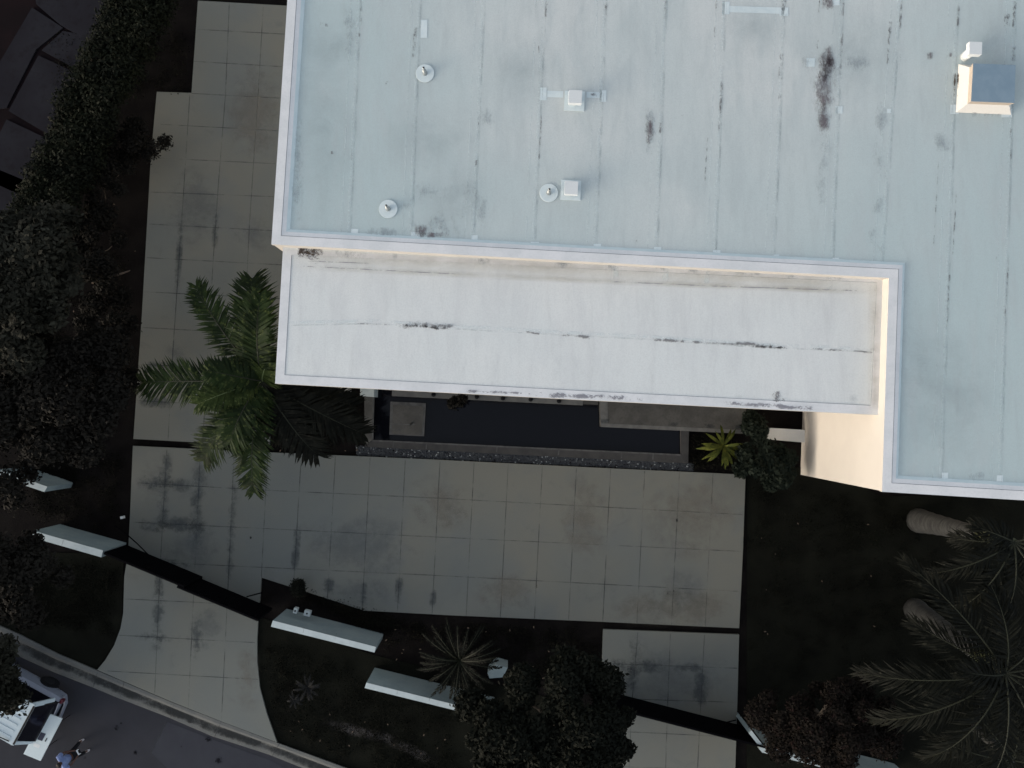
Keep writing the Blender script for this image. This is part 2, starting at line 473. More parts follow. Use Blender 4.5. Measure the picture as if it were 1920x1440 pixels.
H = [[(369, 55), (535, 64)], [(363, 115), (530, 125)], [(358, 175), (525, 184)], [(300, 233), (522, 245)], [(287, 296), (520, 307)], [(281, 360), (520, 369)],
     [(279, 420), (520, 433)], [(273, 483), (535, 497)], [(270, 547), (530, 560)], [(266, 614), (520, 628)], [(262, 683), (510, 695)], [(256, 751), (507, 765)],
     [(253, 905), (496, 919), (820, 934), (1396, 965)], [(247, 979), (496, 991), (820, 1007), (1393, 1034)], [(241, 1052), (540, 1066), (820, 1079), (1389, 1109)],
     [(233, 1123), (360, 1129), (486, 1135)], [(222, 1191), (480, 1205)], [(200, 1258), (430, 1271), (486, 1274)],
     [(1131, 1244), (1384, 1253)], [(1130, 1309), (1382, 1317)], [(1130, 1370), (1380, 1382)], [(1130, 1436), (1378, 1446)]]
V = [[(430, 3), (423, 174), (408, 365), (399, 500), (380, 829)], [(494, 5), (484, 175), (468, 417), (463, 520), (445, 832)],
     [(356, 175), (341, 410), (324, 660), (315, 826)], [(313, 840), (301, 1050), (290, 1302)], [(376, 843), (366, 1050), (353, 1328)], [(439, 846), (430, 1050), (415, 1352)],
     [(502, 850), (490, 1083)], [(1196, 1184), (1184, 1330), (1177, 1500)], [(1257, 1186), (1252, 1320), (1246, 1500)], [(1321, 1189), (1314, 1320), (1305, 1500)]]
for k, xt in enumerate((565, 629, 694, 760, 825, 889, 953, 1017, 1081, 1145, 1209, 1274, 1337)):
    yt = 851 + (xt - 565) * .0465
    yb = 1106 + k * 19 if k < 3 else 1147 + (xt - 694) * .0465
    V.append([(xt, yt), (xt - 15, yb)])
for q in H + V:
    mb.strip(PP(q, Z1), .036, D['joint'])
# dark mildew that spreads from some joints
for a, b, c, d, wd in ((313, 840, 303, 1010, .55), (376, 843, 366, 1050, .7), (439, 900, 428, 1100, .4), (250, 905, 380, 912, .6), (247, 979, 400, 987, .7), (301, 1050, 296, 1130, .4),
                       (300, 1100, 292, 1230, .6), (240, 1192, 330, 1197, .4), (241, 1052, 360, 1060, .4), (373, 1240, 366, 1150, .5), (1194, 1190, 1184, 1300, .7), (1140, 1244, 1260, 1250, .6),
                       (1318, 1240, 1312, 1330, .6), (1260, 1250, 1330, 1252, .4), (750, 1080, 747, 1135, .35), (812, 1100, 811, 1140, .3), (618, 1080, 614, 1115, .5), (683, 1090, 681, 1145, .3),
                       (341, 400, 330, 560, .3), (406, 400, 400, 480, .3), (460, 640, 450, 800, .3), (270, 683, 330, 686, .3), (258, 752, 330, 756, .5), (445, 560, 445, 620, .4), (560, 980, 550, 1080, .35)):
    mb.strip(PP([(a, b), (c, d)], Z2), wd * 1.1, D['halo'])
for x0, y0, x1, y1 in ((252, 850, 330, 960), (300, 980, 420, 1080), (430, 400, 520, 480), (300, 300, 420, 480), (560, 960, 800, 1090), (560, 1080, 760, 1140), (1140, 1190, 1380, 1330),
                       (1210, 1060, 1330, 1170), (350, 1130, 420, 1230), (300, 640, 360, 740)):
    dq(mb, x0, y0, x1, y1, D['halo2'], SZ + .012)
for x0, y0, x1, y1 in ((1040, 880, 1150, 1060), (880, 1070, 1010, 1150), (1200, 880, 1390, 1060), (420, 100, 530, 330), (440, 1210, 490, 1340), (760, 900, 900, 1000), (1130, 1100, 1390, 1180)):
    dq(mb, x0, y0, x1, y1, D['tan'], SZ + .012)
for x, y in ((1006, 1099), (1263, 1108), (1269, 976), (1252, 1112), (470, 1009)):
    dq(mb, x - 2.5, y - 4, x + 2.5, y + 4, D['oil'], SZ + .016)
struct('driveway', mb)

# dark kerb-like strips between the slabs (planted gaps) are bare soil: nothing to add.  Neighbour's paving, upper left
mb = MB()
def npoly(pts, m, z0=-.02, z1=.06):
    mb.prism([(p.x, p.y) for p in PP(pts, z1)], -.06, z1, m)
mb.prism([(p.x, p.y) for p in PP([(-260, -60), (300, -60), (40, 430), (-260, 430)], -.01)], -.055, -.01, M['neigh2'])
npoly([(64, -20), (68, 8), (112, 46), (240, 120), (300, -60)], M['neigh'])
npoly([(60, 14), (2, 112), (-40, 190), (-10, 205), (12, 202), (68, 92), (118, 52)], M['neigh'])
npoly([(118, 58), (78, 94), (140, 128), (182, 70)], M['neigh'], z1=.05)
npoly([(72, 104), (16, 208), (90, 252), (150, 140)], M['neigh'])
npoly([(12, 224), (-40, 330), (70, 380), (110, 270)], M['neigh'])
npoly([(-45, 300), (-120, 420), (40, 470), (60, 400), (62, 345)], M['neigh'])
struct('neighbour_path', mb)

# ------------------------------------------------------------------ pool garden
WZ = -.02
mb = MB(); mb.face(PP([(699, 700), (697, 828), (1280, 856), (1285, 700)], WZ), M['water'])
struct('pool_water', mb)
mb = MB()
pl = [(690, 824), (1276, 852), (1276, 806), (1292, 806), (1290, 869), (989, 853), (684, 838), (686, 742), (702, 742), (698, 824)]
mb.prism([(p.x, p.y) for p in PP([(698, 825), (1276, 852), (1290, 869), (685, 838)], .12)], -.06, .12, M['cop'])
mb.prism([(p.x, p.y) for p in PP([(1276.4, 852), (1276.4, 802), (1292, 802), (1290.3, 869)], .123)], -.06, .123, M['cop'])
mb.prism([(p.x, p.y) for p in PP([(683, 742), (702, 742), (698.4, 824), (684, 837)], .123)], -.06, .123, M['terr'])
mb.strip(PP([(698, 826), (1276, 853)], .128), .06, M['cope'])
mb.strip(PP([(700, 745), (699, 824)], .128), .05, M['cope'])
for x in (738, 800, 932, 1048, 1166, 1225):
    y = 825 + (x - 698) * .0467
    mb.strip(PP([(x, y + 1), (x - 1, y + 12)], .13), .05, M['cope'])
t = mb.build('pool_coping'); tag(t, 'low dark stone coping edging the long black pool', 'pool edge')
mb = MB()
mb.prism([(p.x, p.y) for p in PP([(732, 753), (798.5, 756), (795, 818), (730, 815)], .12)], -.05, .12, M['cope'])
mb.prism([(p.x, p.y) for p in PP([(737, 759), (794, 762), (791, 816), (735, 813)], .124)], .11, .124, M['terr'])
for q, wd in (([(736, 795), (770, 796), (776, 790)], .05), ([(736, 805), (752, 806)], .05)):
    mb.strip(PP(q, .13), wd, M['cope'])
mb.face(PP([(768, 797), (774, 788), (778, 797)], .13), M['cope'])
tag(mb.build('stepping_slab'), 'square dark stepping slab set in the water at the west end of the pool', 'stone slab')
tm = MB()
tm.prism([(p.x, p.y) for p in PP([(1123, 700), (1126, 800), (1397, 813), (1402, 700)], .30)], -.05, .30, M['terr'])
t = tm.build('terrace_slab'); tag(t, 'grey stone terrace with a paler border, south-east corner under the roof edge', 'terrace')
tm = MB()
tm.strip(PP([(1131, 690), (1133, 797)], .304), .30, M['terre'])
tm.strip(PP([(1127, 797), (1396, 810)], .307), .15, M['terre'])
for x, wd in ((1135, 14), (1200, 18), (1265, 20), (1330, 20), (1385, 10)):
    y = 789 + (x - 1127) * .048
    dq(tm, x - wd / 2 - 3, y - 6, x + wd / 2 + 3, y + 5, D['halo'], .312)
tm.build('border', t)
tm = MB()
tm.prism([(p.x, p.y) for p in PP([(735, 690), (735, 742.5), (1093, 760), (1096, 700)], .15)], -.05, .15, M['terre'])
t = tm.build('garden_walkway'); tag(t, 'narrow pale concrete walkway along the wall north of the pool', 'walkway')
tm = MB()
tm.prism([(p.x, p.y) for p in PP([(1094, 700), (1094, 758), (1122, 759), (1122, 700)], .14)], -.05, .14, M['terr'])
tag(tm.build('walkway_step'), 'short darker slab joining the narrow walkway to the terrace', 'step')
# small dark uplights on the walkway
def uplight(x, y):
    e = empty('garden_uplight', P(x, y, .15), 'small black round uplight on the pale walkway north of the pool', 'garden light', 'uplights along the pool walkway')
    mb = MB(); c = P(x, y, .15)
    mb.tube([c, c + Vector((0, 0, .05))], .09, M['black'], 10); mb.build('base', e)
    mb = MB()
    mb.tube([c + Vector((0, 0, .05)), c + Vector((.02, .03, .13))], [.05, .075], M['black'], 10); mb.build('lamp_head', e)
for x, y in ((813, 740), (894, 744), (943, 747), (995, 749), (1048, 752)): uplight(x, y)

rng = np.random.default_rng(4)
def scatter_rocks(name, poly, n, smin, smax, m, m2, frac, z, seed):
    r = np.random.default_rng(seed)
    mb = MB()
    q = PP(poly, 0)
    for i in range(n):
        a, b = r.random(), r.random()
        p = lerp(lerp(q[0], q[1], a), lerp(q[3], q[2], a), b)
        s = r.uniform(smin, smax)
        mm = m2 if r.random() < frac else m
        k = r.integers(4, 6)
        off = r.random() * 6
        top = [(p.x + math.cos(off + j * 6.283 / k) * s * .5, p.y + math.sin(off + j * 6.283 / k) * s * .4, z + s * .5) for j in range(k)]
        bot = [(p.x + math.cos(off + j * 6.283 / k) * s, p.y + math.sin(off + j * 6.283 / k) * s * .8, z) for j in range(k)]
        mb.face(top, mm)
        for j in range(k):
            j2 = (j + 1) % k
            mb.face([bot[j], bot[j2], top[j2], top[j]], mm)
    o = mb.build(name)
    return o
o = scatter_rocks('pebble_bed', [(560, 842), (1330, 878), (1330, 886), (560, 850)], 10, .03, .05, M['gravel'], M['pebl'], .02, -.05, 3)
bpy.data.objects.remove(o)
o = scatter_rocks('pebble_bed', [(668, 836), (1300, 869), (1300, 884), (668, 854)], 5200, .025, .055, M['gravel'], M['pebl'], .035, -.05, 3)
tag(o, kind='stuff', label='dark pebbles with a few pale ones between pool coping and driveway', cat='pebbles')

# ------------------------------------------------------------------ the house
HT, HL = 7.15, 6.67
house = empty('modern_house', P(1502, 893, 0), 'large flat-roofed white house with an L-shaped upper roof and lower front wing', 'house')
def W2(p): return (p.x, p.y)
main_out = PP([(552, -220), (540, 0), (510, 457), (1090, 489), (1668, 520), (1655, 921), (1920, 937), (2200, 953), (2240, -120)], HT)
def inset(poly, d):
    n = len(poly); out = []
    a = sum(poly[i][0] * poly[(i + 1) % n][1] - poly[(i + 1) % n][0] * poly[i][1] for i in range(n))
    sgn = 1 if a > 0 else -1
    for i in range(n):
        p0, p1, p2 = Vector(poly[i - 1]).to_2d(), Vector(poly[i]).to_2d(), Vector(poly[(i + 1) % n]).to_2d()
        e0 = (p1 - p0).normalized(); e1 = (p2 - p1).normalized()
        n0 = Vector((-e0.y, e0.x)) * sgn; n1 = Vector((-e1.y, e1.x)) * sgn
        b = (n0 + n1); b = b / max(.2, b.dot(n0)) if b.length > 1e-6 else n0
        out.append(Vector((p1.x + b.x * d, p1.y + b.y * d, 0)))
    return out
def ring(mb, outer, inner, zo, zi, m):
    n = len(outer)
    for i in range(n):
        j = (i + 1) % n
        mb.face([(outer[i][0], outer[i][1], zo), (outer[j][0], outer[j][1], zo), (inner[j][0], inner[j][1], zi), (inner[i][0], inner[i][1], zi)], m)
mo = [Vector((p.x, p.y, 0)) for p in main_out]
def coping(mb, o, zt, w1, w2, w3, drop, fascia):
    a = inset(o, w1); b = inset(o, w1 + .015); c = inset(o, w2); d = inset(o, w3)
    ring(mb, inset(o, -.02), inset(o, -.02), zt - fascia, zt, M['stucco'])
    ring(mb, inset(o, -.02), a, zt, zt + .004, M['cap'])
    ring(mb, a, b, zt + .004, zt - .02, M['line'])
    ring(mb, b, c, zt - .005, zt - .03, M['cap'])
    ring(mb, c, d, zt - .03, zt - drop, M['cant'])
    ring(mb, inset(o, -.02), inset(o, .002), zt - fascia, zt - fascia, M['stucco'])
    return d
# walls
mb = MB()
wq = [(p.x, p.y) for p in mo]
n = len(wq)
for i in range(n):
    p, q = wq[i], wq[(i + 1) % n]
    mb.face([(p[0], p[1], -.06), (q[0], q[1], -.06), (q[0], q[1], HT - .10), (p[0], p[1], HT - .10)], M['stucco'])
mb.build('wall', house)
mb = MB()
inner = coping(mb, mo, HT, .27, .42, .52, .10, .16)
# dirt on the caps
mb.build('roof_coping', house)
# main roof field with seams and stains
RZ = HT - .10
mb = MB()
fi = [(p[0], p[1], RZ) for p in inner]
mb.face([fi[0], fi[1], fi[2], fi[3], fi[4], fi[8]], M['roof'])
mb.face([fi[4], fi[5], fi[6], fi[7], fi[8]], M['roof'])
z = RZ
seams = [(676, 657, 438), (789, 772, 440), (909, 889, 446), (1023, 1003, 453), (1137, 1118, 460), (1250, 1232, 467), (1361, 1342, 474), (1473, 1452, 480), (1581, 1562, 487), (1690, 1655, 494),
         (1797, 1766, 905), (1905, 1876, 912)]
Z = lambda k: z + .004 * k
for a, b, yb in seams:
    pts = PP([(a, -5), (lerp(a, b, .5), yb * .5), (b, yb)], Z(1))
    mb.strip(pts, .07, D['seam'])
    mb.strip([p + Vector((-.07, 0, .004)) for p in pts], .10, D['seaml'])
    mb.strip([p + Vector((-.30, 0, .004)) for p in pts], .04, D['seaml'])
    mb.strip([p + Vector((.03, 0, .008)) for p in pts], .04, D['seam'])
rs = random.Random(5)
for x, y0, y1, wd in ((777, 50, 108, .10), (553, 150, 190, .09), (549, 230, 330, .08), (1024, 0, 32, .05), (1135, 8, 32, .09), (1247, 0, 36, .05), (1343, 0, 18, .06), (1340, 50, 70, .04), (1351, 150, 250, .07), (1238, 230, 250, .06),
                      (1469, 0, 20, .12), (1464, 100, 150, .11), (1462, 175, 190, .08), (1533, 75, 92, .04), (1536, 0, 24, .03), (1580, 5, 30, .08), (1577, 60, 145, .07), (1666, 50, 122, .06), (1669, 40, 66, .10),
                      (1689, 0, 62, .07), (1687, 100, 130, .05), (1797, 0, 50, .07), (1888, 25, 50, .16), (1902, 0, 52, .09), (1901, 85, 118, .10), (1896, 240, 262, .07), (1896, 270, 300, .05), (1013, 215, 300, .04),
                      (1324, 256, 340, .04), (1010, 85, 100, .04), (1118, 178, 190, .04), (660, 280, 300, .05), (898, 210, 240, .05), (893, 300, 312, .05), (1790, 350, 480, .04), (1755, 300, 470, .03), (1778, 500, 620, .05), (1887, 500, 600, .04),
                      (1868, 480, 495, .03), (676, 10, 70, .07)):
    mb.strip(PP([(x + .03 * (y1 - y0), y0), (x - .03 * (y1 - y0), y1)], Z(4)), wd * 1.3, D['seamd'])
for x0, y0, x1, y1, k in ((1530, 84, 1572, 165, 'dirt'), (1524, 125, 1568, 215, 'dirt'), (1532, 190, 1562, 262, 'dirt'), (1540, 95, 1566, 150, 'dirt'), (1540, -10, 1566, 20, 'dirt'), (1210, 218, 1226, 272, 'dirt'), (776, 420, 806, 444, 'dirt'), (776, 434, 850, 446, 'dirt')):
    dq(mb, x0, y0, x1, y1, D[k], Z(6))
for x0, y0, x1, y1 in ((1515, 80, 1580, 200), (1515, 150, 1575, 300), (1205, 200, 1232, 290), (760, 400, 900, 452), (640, 10, 676, 115), (1525, 250, 1560, 400), (1500, 100, 1530, 130), (1580, 100, 1640, 135), (1638, 180, 1665, 270), (1632, 260, 1664, 345), (1632, 360, 1660, 410), (1640, 450, 1665, 480), (1200, 200, 1234, 300), (780, 380, 900, 448),
                       (760, 330, 860, 390), (660, 425, 780, 446), (740, 375, 780, 395), (895, 200, 930, 250), (1660, 760, 1690, 830), (1664, 500, 1700, 580), (1620, 420, 1650, 460), (545, 200, 570, 430), (850, 330, 930, 440), (1740, 245, 1790, 290), (1800, 880, 1870, 906)):
    dq(mb, x0, y0, x1, y1, D['smudge'], Z(5))
for x0, y0, x1, y1 in ((540, 0, 680, 460), (700, 180, 920, 340), (560, 40, 680, 130), (900, 60, 1060, 200), (1500, 0, 1700, 200), (1800, 0, 1920, 180), (780, 300, 930, 450), (1660, 520, 1790, 900), (1690, 600, 1900, 900), (1340, 0, 1480, 110)):
    dq(mb, x0, y0, x1, y1, D['soft'], Z(3))
dq(mb, 1736, 97, 1750, 113, D['dirt'], Z(6)); dq(mb, 1779, 98, 1786, 108, D['dirt'], Z(7))
# paler repair patches
def patch(x, y, wx, wy, shear=0):
    mb.face(PP([(x - wx, y - wy), (x - wx - shear, y + wy), (x + wx - shear, y + wy), (x + wx, y - wy)], Z(2)), M['patch'])
for x, y, a, b in ((795, 54, 6.5, 17), (665, 434, 7, 5), (779, 440, 8, 5), (890, 447, 6, 6), (1003, 458, 8, 5), (1120, 463, 7, 6), (1233, 469, 7, 6), (1344, 475, 7, 6), (1455, 483, 6, 6), (1567, 489, 6, 6), (1019, 176, 6, 12), (1131, 180, 6, 11), (1361, 15, 7, 12), (1470, 22, 8, 8),
                  (1790, 205, 8, 9), (1888, 212, 10, 8), (1772, 892, 6, 6), (1875, 897, 6, 6), (1667, 208, 4, 4), (1520, 117, 8, 8), (1573, 206, 7, 7), (1568, 4, 7, 6)):
    patch(x, y, a, b, .4)
mb.face(PP([(1366, 11), (1366, 23), (1465, 26), (1465, 14)], Z(1)), M['patch'])
mb.face(PP([(1026, 170), (1026, 182), (1056, 183), (1056, 171)], Z(1)), M['patch'])
mb.face(PP([(1100, 172), (1100, 183), (1125, 184), (1125, 173)], Z(1)), M['patch'])
dq(mb, 1106, 174, 1119, 180, D['dirt'], Z(4))
for x, y in ((1025, 6), (623, 286), (725, 155), (612, 47), (603, 44), (1193, 452), (1045, 463), (1280, 218)):
    dq(mb, x - 3, y - 3, x + 3, y + 3, D['seamd'], Z(7))
mb.build('main_roof', house)

# lower wing
low_out = [Vector((p.x, p.y, 0)) for p in PP([(532, 461), (517, 718), (1080, 748), (1648, 777), (1661, 515)], HL)]
# snap the wing onto the main block so that no gap shows
main_s0, main_s1 = mo[2], mo[4]
mb = MB()
def wl(a, b, z0, z1, m): mb.face([(a[0], a[1], z0), (b[0], b[1], z0), (b[0], b[1], z1), (a[0], a[1], z1)], m)
lw = inset(low_out, .55)
for i in range(3): wl(lw[i], lw[i + 1], -.06, HL - .45, M['stucco'])
mb.build('wing_wall', house)
# recessed glazing behind the pool
a, b = Vector(lw[1]), Vector(lw[3]); dv = (b - a).normalized(); nv = Vector((dv.y, -dv.x, 0))
Lg = (b - a).length
k = 0
x = 2.5
while x + 2.2 < Lg - .5:
    gz = MB(); fr = MB()
    p = a + dv * x; q = a + dv * (x + 2.0)
    gz.face([(p.x + nv.x * .03, p.y + nv.y * .03, .35), (q.x + nv.x * .03, q.y + nv.y * .03, .35), (q.x + nv.x * .03, q.y + nv.y * .03, 2.9), (p.x + nv.x * .03, p.y + nv.y * .03, 2.9)], M['glass'])
    fr.box((p + nv * .04).to_tuple()[:2] + (1.6,), dv * .04, nv * .05, (0, 0, 1.3), M['black'])
    x += 2.3
    go = gz.build('window', house); fr.build('frame', go)
mb = MB()
linner = coping(mb, low_out, HL, .27, .275, .28, .012, .45)
mb.build('wing_coping', house)
mb = MB()
z = HL - .012
mb.face([(p[0], p[1], z) for p in inset(low_out, .27)], M['lroof'])
b0, b1 = inset(low_out, .02)[0], inset(low_out, .02)[4]
ext = PP([(534, 460), (1663, 512), (1661, 530), (534, 478)], HL)
mb.face([(p.x, p.y, HL + .002) for p in ext], M['lroof'])
Zl = lambda k: HL + .003 * k + .004
mid = [(540, 610), (700, 607), (860, 617), (1050, 628), (1210, 636), (1400, 650), (1560, 657), (1640, 661)]
mb.strip(PP(mid, Zl(0)), .05, D['seam'])
mb.strip(PP([(a, b - 5) for a, b in mid], Zl(0)), .12, D['seaml'])
for pts, wd in (([(735, 609), (860, 614)], .32), ([(745, 608), (858, 618)], .16), ([(1050, 627), (1110, 633)], .17), ([(985, 622), (1015, 626)], .12), ([(1222, 636), (1290, 640)], .17), ([(1290, 641), (1390, 646)], .14), ([(1375, 643), (1482, 653)], .2), ([(1400, 649), (1482, 652)], .12), ([(1550, 656), (1568, 657)], .10), ([(1618, 660), (1638, 661)], .10), ([(650, 606), (740, 609)], .06), ([(1510, 653), (1640, 660)], .06)):
    mb.strip(PP(pts, Zl(1)), wd * .9, D['crack'])
mb.strip(PP([(735, 604), (860, 610)], Zl(2)), .30, D['smudge'])
dq(mb, 1444, 732, 1474, 755, D['crack'], Zl(1)); dq(mb, 1440, 728, 1476, 758, D['smudge'], Zl(2))
dqv(mb, 1588, 738, 1610, 758, D['soft'], Zl(1)); dq(mb, 1375, 738, 1395, 750, D['soft'], Zl(1))
# brown weathering below the step of the main roof
mb.strip(PP([(540, 478), (1100, 505), (1640, 533)], Zl(1)), .75, D['brown'])
mb.strip(PP([(540, 500), (1100, 526), (1640, 548)], Zl(2)), .25, D['brown'])
mb.strip(PP([(1640, 525), (1640, 770)], Zl(1)), .5, D['brown'])
for q in ([(545, 498), (900, 516)], [(1100, 526), (1350, 537), (1640, 546)], [(560, 489), (700, 494)]):
    mb.strip(PP(q, Zl(3)), .04, D['capd'])
mb.strip(PP([(552, 470), (612, 474)], Zl(4)), .5, D['mould'])
mb.strip(PP([(556, 472), (600, 477)], Zl(3)), .7, D['capd'])
for x in (640, 650, 673, 742, 905, 1055, 1150, 1240, 1300, 1390, 1420, 1480, 1570, 1600):
    y = 470 + (x - 540) * .0445
    mb.strip(PP([(x - 16, y + 1), (x + 16, y + 3)], Zl(4)), .34, D['smudge'])
for x, wx in ((1248, 7), (1155, 6), (1555, 7), (1325, 6)):
    y = 512 + (x - 1155) * .045
    dq(mb, x - wx, y - 12, x + wx, y + 12, D['seaml'], Zl(2))
for q, wd in (([(1000, 739), (1215, 748)], .22), ([(1350, 755), (1540, 767)], .2), ([(860, 733), (1000, 738)], .12)):
    mb.strip(PP(q, Zl(3)), wd, D['capd'])
mb.build('wing_roof', house)
# small white wall end under the south-west roof corner and the low garden wall beside the cream wall
mb = MB()
mb.prism([W2(p) for p in PP([(676, 700), (675, 742), (701, 744), (703, 700)], .9)], -.05, .9, M['wall'])
mb.prism([W2(p) for p in PP([(618, 700), (616, 729), (645, 733), (646, 700)], 1.4)], -.05, 1.4, M['stucco'])
tag(mb.build('entry_wall'), 'low white wall end showing under the south-west corner of the lower roof', 'wall')
mb = MB()
pts = [(1509, 806), (1446, 802.5), (1440, 805), (1436, 811), (1431, 815), (1425, 817), (1432, 822), (1442, 824), (1509, 830)]
mb.prism([W2(p) for p in PP(pts, .3)], -.05, .3, M['vwhite'])
tag(mb.build('garden_wall'), 'short cream wall with a rounded end joined to the tall cream house wall', 'wall')

# ------------------------------------------------------------------ things on the roof
def vent_pipe(x, y, tx, ty, label):
    b = P(x, y, RZ); e = empty('vent_pipe', b, label, 'roof vent', 'vent pipes with round flashing on the main roof')
    mb = MB(); c = b + Vector((0, 0, .02))
    mb.tube([c, c + Vector((0, 0, .012))], [.30, .295], M['patch'], 32); mb.build('flashing', e)
    mb = MB()
    mb.tube([c + Vector((0, 0, .01)), c + Vector((0, 0, .08)), c + Vector((0, 0, .26))], [.085, .07, .055], M['metal'], 16)
    mb.build('sleeve', e, True)
    mb = MB()
    h = .42
    top = c + Vector((0, 0, h))
    mb.tube([c + Vector((0, 0, .2)), top], .04, M['metal'], 12)
    mb.tube([top + Vector((0, 0, .001)), top + Vector((0, 0, .004))], .026, M['black'], 12)
    mb.build('pipe', e, True)
vent_pipe(797, 138, 795, 129, 'metal vent pipe on a round pale flashing, northernmost of the three on the upper roof')
vent_pipe(728, 392, 725, 387, 'metal vent pipe on a round flashing near the south-west corner of the upper roof')
vent_pipe(1029, 362, 1031, 360, 'metal vent pipe on a round flashing just left of a square white roof cap')
def roof_cap(x, y, s, label, grp, h=.30, base=True):
    b = P(x, y, RZ); e = empty('roof_ventilator', b, label, 'roof vent', grp)
    u = (P(x + 10, y + .5, RZ) - b).normalized(); v = Vector((-u.y, u.x, 0))
    if base:
        mb = MB(); mb.box(b + Vector((0, 0, .024)), u * s * 1.55, v * s * 1.55, (0, 0, .012), M['patch']); mb.build('flashing', e)
    mb = MB()
    mb.tube([b + Vector((0, 0, .02)), b + Vector((0, 0, h - .12))], s * .75, M['vwhite'], 16); mb.build('collar', e, True)
    mb = MB()
    c = b + Vector((0, 0, h))
    mb.box(c, u * s, v * s, (0, 0, .09), M['vwhite'])
    o = mb.build('hood', e)
    bv = o.modifiers.new('b', 'BEVEL'); bv.width = .035; bv.segments = 3
roof_cap(1077, 190, .21, 'square white roof cap on a patched strip, north of its twin', 'square white roof caps')
roof_cap(1070, 357, .21, 'square white roof cap right of a small vent pipe', 'square white roof caps', .22)
roof_cap(1808, 107, .2, 'small white roof cap beside the corner of the blue-grey roof hatch', 'square white roof caps', .55, False)
# roof hatch
e = empty('roof_hatch', P(1860, 160, RZ), 'blue-grey roof hatch lid on a cream curb near the right edge of the upper roof', 'roof hatch')
hb = [P(1826, 120, RZ + .5), P(1903, 123, RZ + .5), P(1901, 192, RZ + .5), P(1822, 189, RZ + .5)]
cx = sum((p for p in hb), Vector()) / 4
hbx = [Vector((p.x, p.y, 0)) for p in hb]
def sc(ps, k, add=0): 
    c = sum(ps, Vector()) / 4
    return [c + (p - c) * k + (p - c).normalized() * add for p in ps]
mb = MB()
o1 = sc(hbx, 1, .30); i1 = sc(hbx, 1, .0)
for i in range(4):
    j = (i + 1) % 4
    mb.face([(o1[i].x, o1[i].y, RZ + .01), (i1[i].x, i1[i].y, RZ + .26), (i1[j].x, i1[j].y, RZ + .26), (o1[j].x, o1[j].y, RZ + .01)], M['vcream'])
    mb.face([(i1[i].x, i1[i].y, RZ + .26), (i1[i].x, i1[i].y, RZ + .42), (i1[j].x, i1[j].y, RZ + .42), (i1[j].x, i1[j].y, RZ + .26)], M['copper'])
mb.build('curb', e)
mb = MB()
mb.prism([W2(p) for p in sc(hbx, 1, .03)], RZ + .42, RZ + .50, M['hatch'], M['copper'])
o = mb.build('lid', e); bv = o.modifiers.new('b', 'BEVEL'); bv.width = .012; bv.segments = 2
mb = MB()
for q, wd in (([(1791, 135), (1789, 190)], .10), ([(1797, 133), (1796, 172)], .10), ([(1796, 176), (1798, 190)], .08)):
    mb.strip(PP(q, RZ + .035), wd, D['mould'])
mb.strip(PP([(1812, 213), (1885, 216)], RZ + .035), .3, D['smudge'])
mb.build('curb_crack', e)

# ------------------------------------------------------------------ white street walls
WH = 1.8
def wall_obj(polys, label, h=WH, extra=None):
    mb = MB()
    for pl in polys:
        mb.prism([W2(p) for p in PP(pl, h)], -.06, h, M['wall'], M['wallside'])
    o = mb.build('street_wall')
    tag(o, label, 'wall', 'white boundary walls along the street')
    jm = MB()                                      # fine joints and dirt runs on the wall top
    q = PP(polys[-1], h)
    a, b = q[0], max(q, key=lambda p: (p - q[0]).length)
    L = (b - a).length; d = (b - a).normalized(); nv = Vector((-d.y, d.x, 0))
    c0 = (q[0] + q[1]) / 2 if len(q) == 4 else q[0]
    off = (c0 - a).dot(nv)
    k = 1
    while k * 1.25 < L - .45 and len(q) == 4:
        p = a + d * (k * 1.25) + Vector((0, 0, .004))
        jm.strip([p + nv * .01, p + nv * (2 * off - .01)], .02, D['joint'])
        k += 1
    if jm.f: jm.build('coping_joint', o)
    bv = o.modifiers.new('b', 'BEVEL'); bv.width = .012; bv.segments = 2
    return o
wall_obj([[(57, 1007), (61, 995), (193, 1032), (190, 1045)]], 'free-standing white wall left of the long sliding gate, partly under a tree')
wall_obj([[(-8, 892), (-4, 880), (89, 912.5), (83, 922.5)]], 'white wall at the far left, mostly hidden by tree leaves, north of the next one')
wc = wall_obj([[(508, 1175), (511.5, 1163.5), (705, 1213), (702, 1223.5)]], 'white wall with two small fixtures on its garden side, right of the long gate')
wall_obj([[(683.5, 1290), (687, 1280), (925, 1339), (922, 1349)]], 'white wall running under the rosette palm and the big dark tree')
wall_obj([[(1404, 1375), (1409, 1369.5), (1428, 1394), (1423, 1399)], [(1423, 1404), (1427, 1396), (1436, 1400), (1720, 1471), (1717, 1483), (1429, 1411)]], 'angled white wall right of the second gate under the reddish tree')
for x, y, hh, s, lab in ((555, 1144, 1.0, .07, 'small white lamp fixture on the garden side of the street wall, the left one'), (577, 1149, .9, .12, 'larger white box fixture on the garden side of the street wall, the right one')):
    mb = MB(); c = P(x, y, hh)
    u = (P(x + 25, y + 6.2, hh) - c).normalized(); v = Vector((-u.y, u.x, 0))
    e = empty('wall_fixture', P(x, y, hh), lab, 'wall lamp', 'fixtures on the street wall')
    mb.box(c, u * s, v * .10, (0, 0, .12), M['wall']); mb.build('housing', e)
    mb = MB(); mb.tube([c + Vector((0, 0, .12)), c + Vector((0, 0, .14))], .035, M['black'], 10); mb.build('lens', e)
mb = MB()
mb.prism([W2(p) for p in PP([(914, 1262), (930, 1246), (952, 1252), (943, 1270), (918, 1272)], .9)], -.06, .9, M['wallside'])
tag(mb.build('white_plinth'), 'short white block peeping out between rosette palm and dark tree', 'plinth')

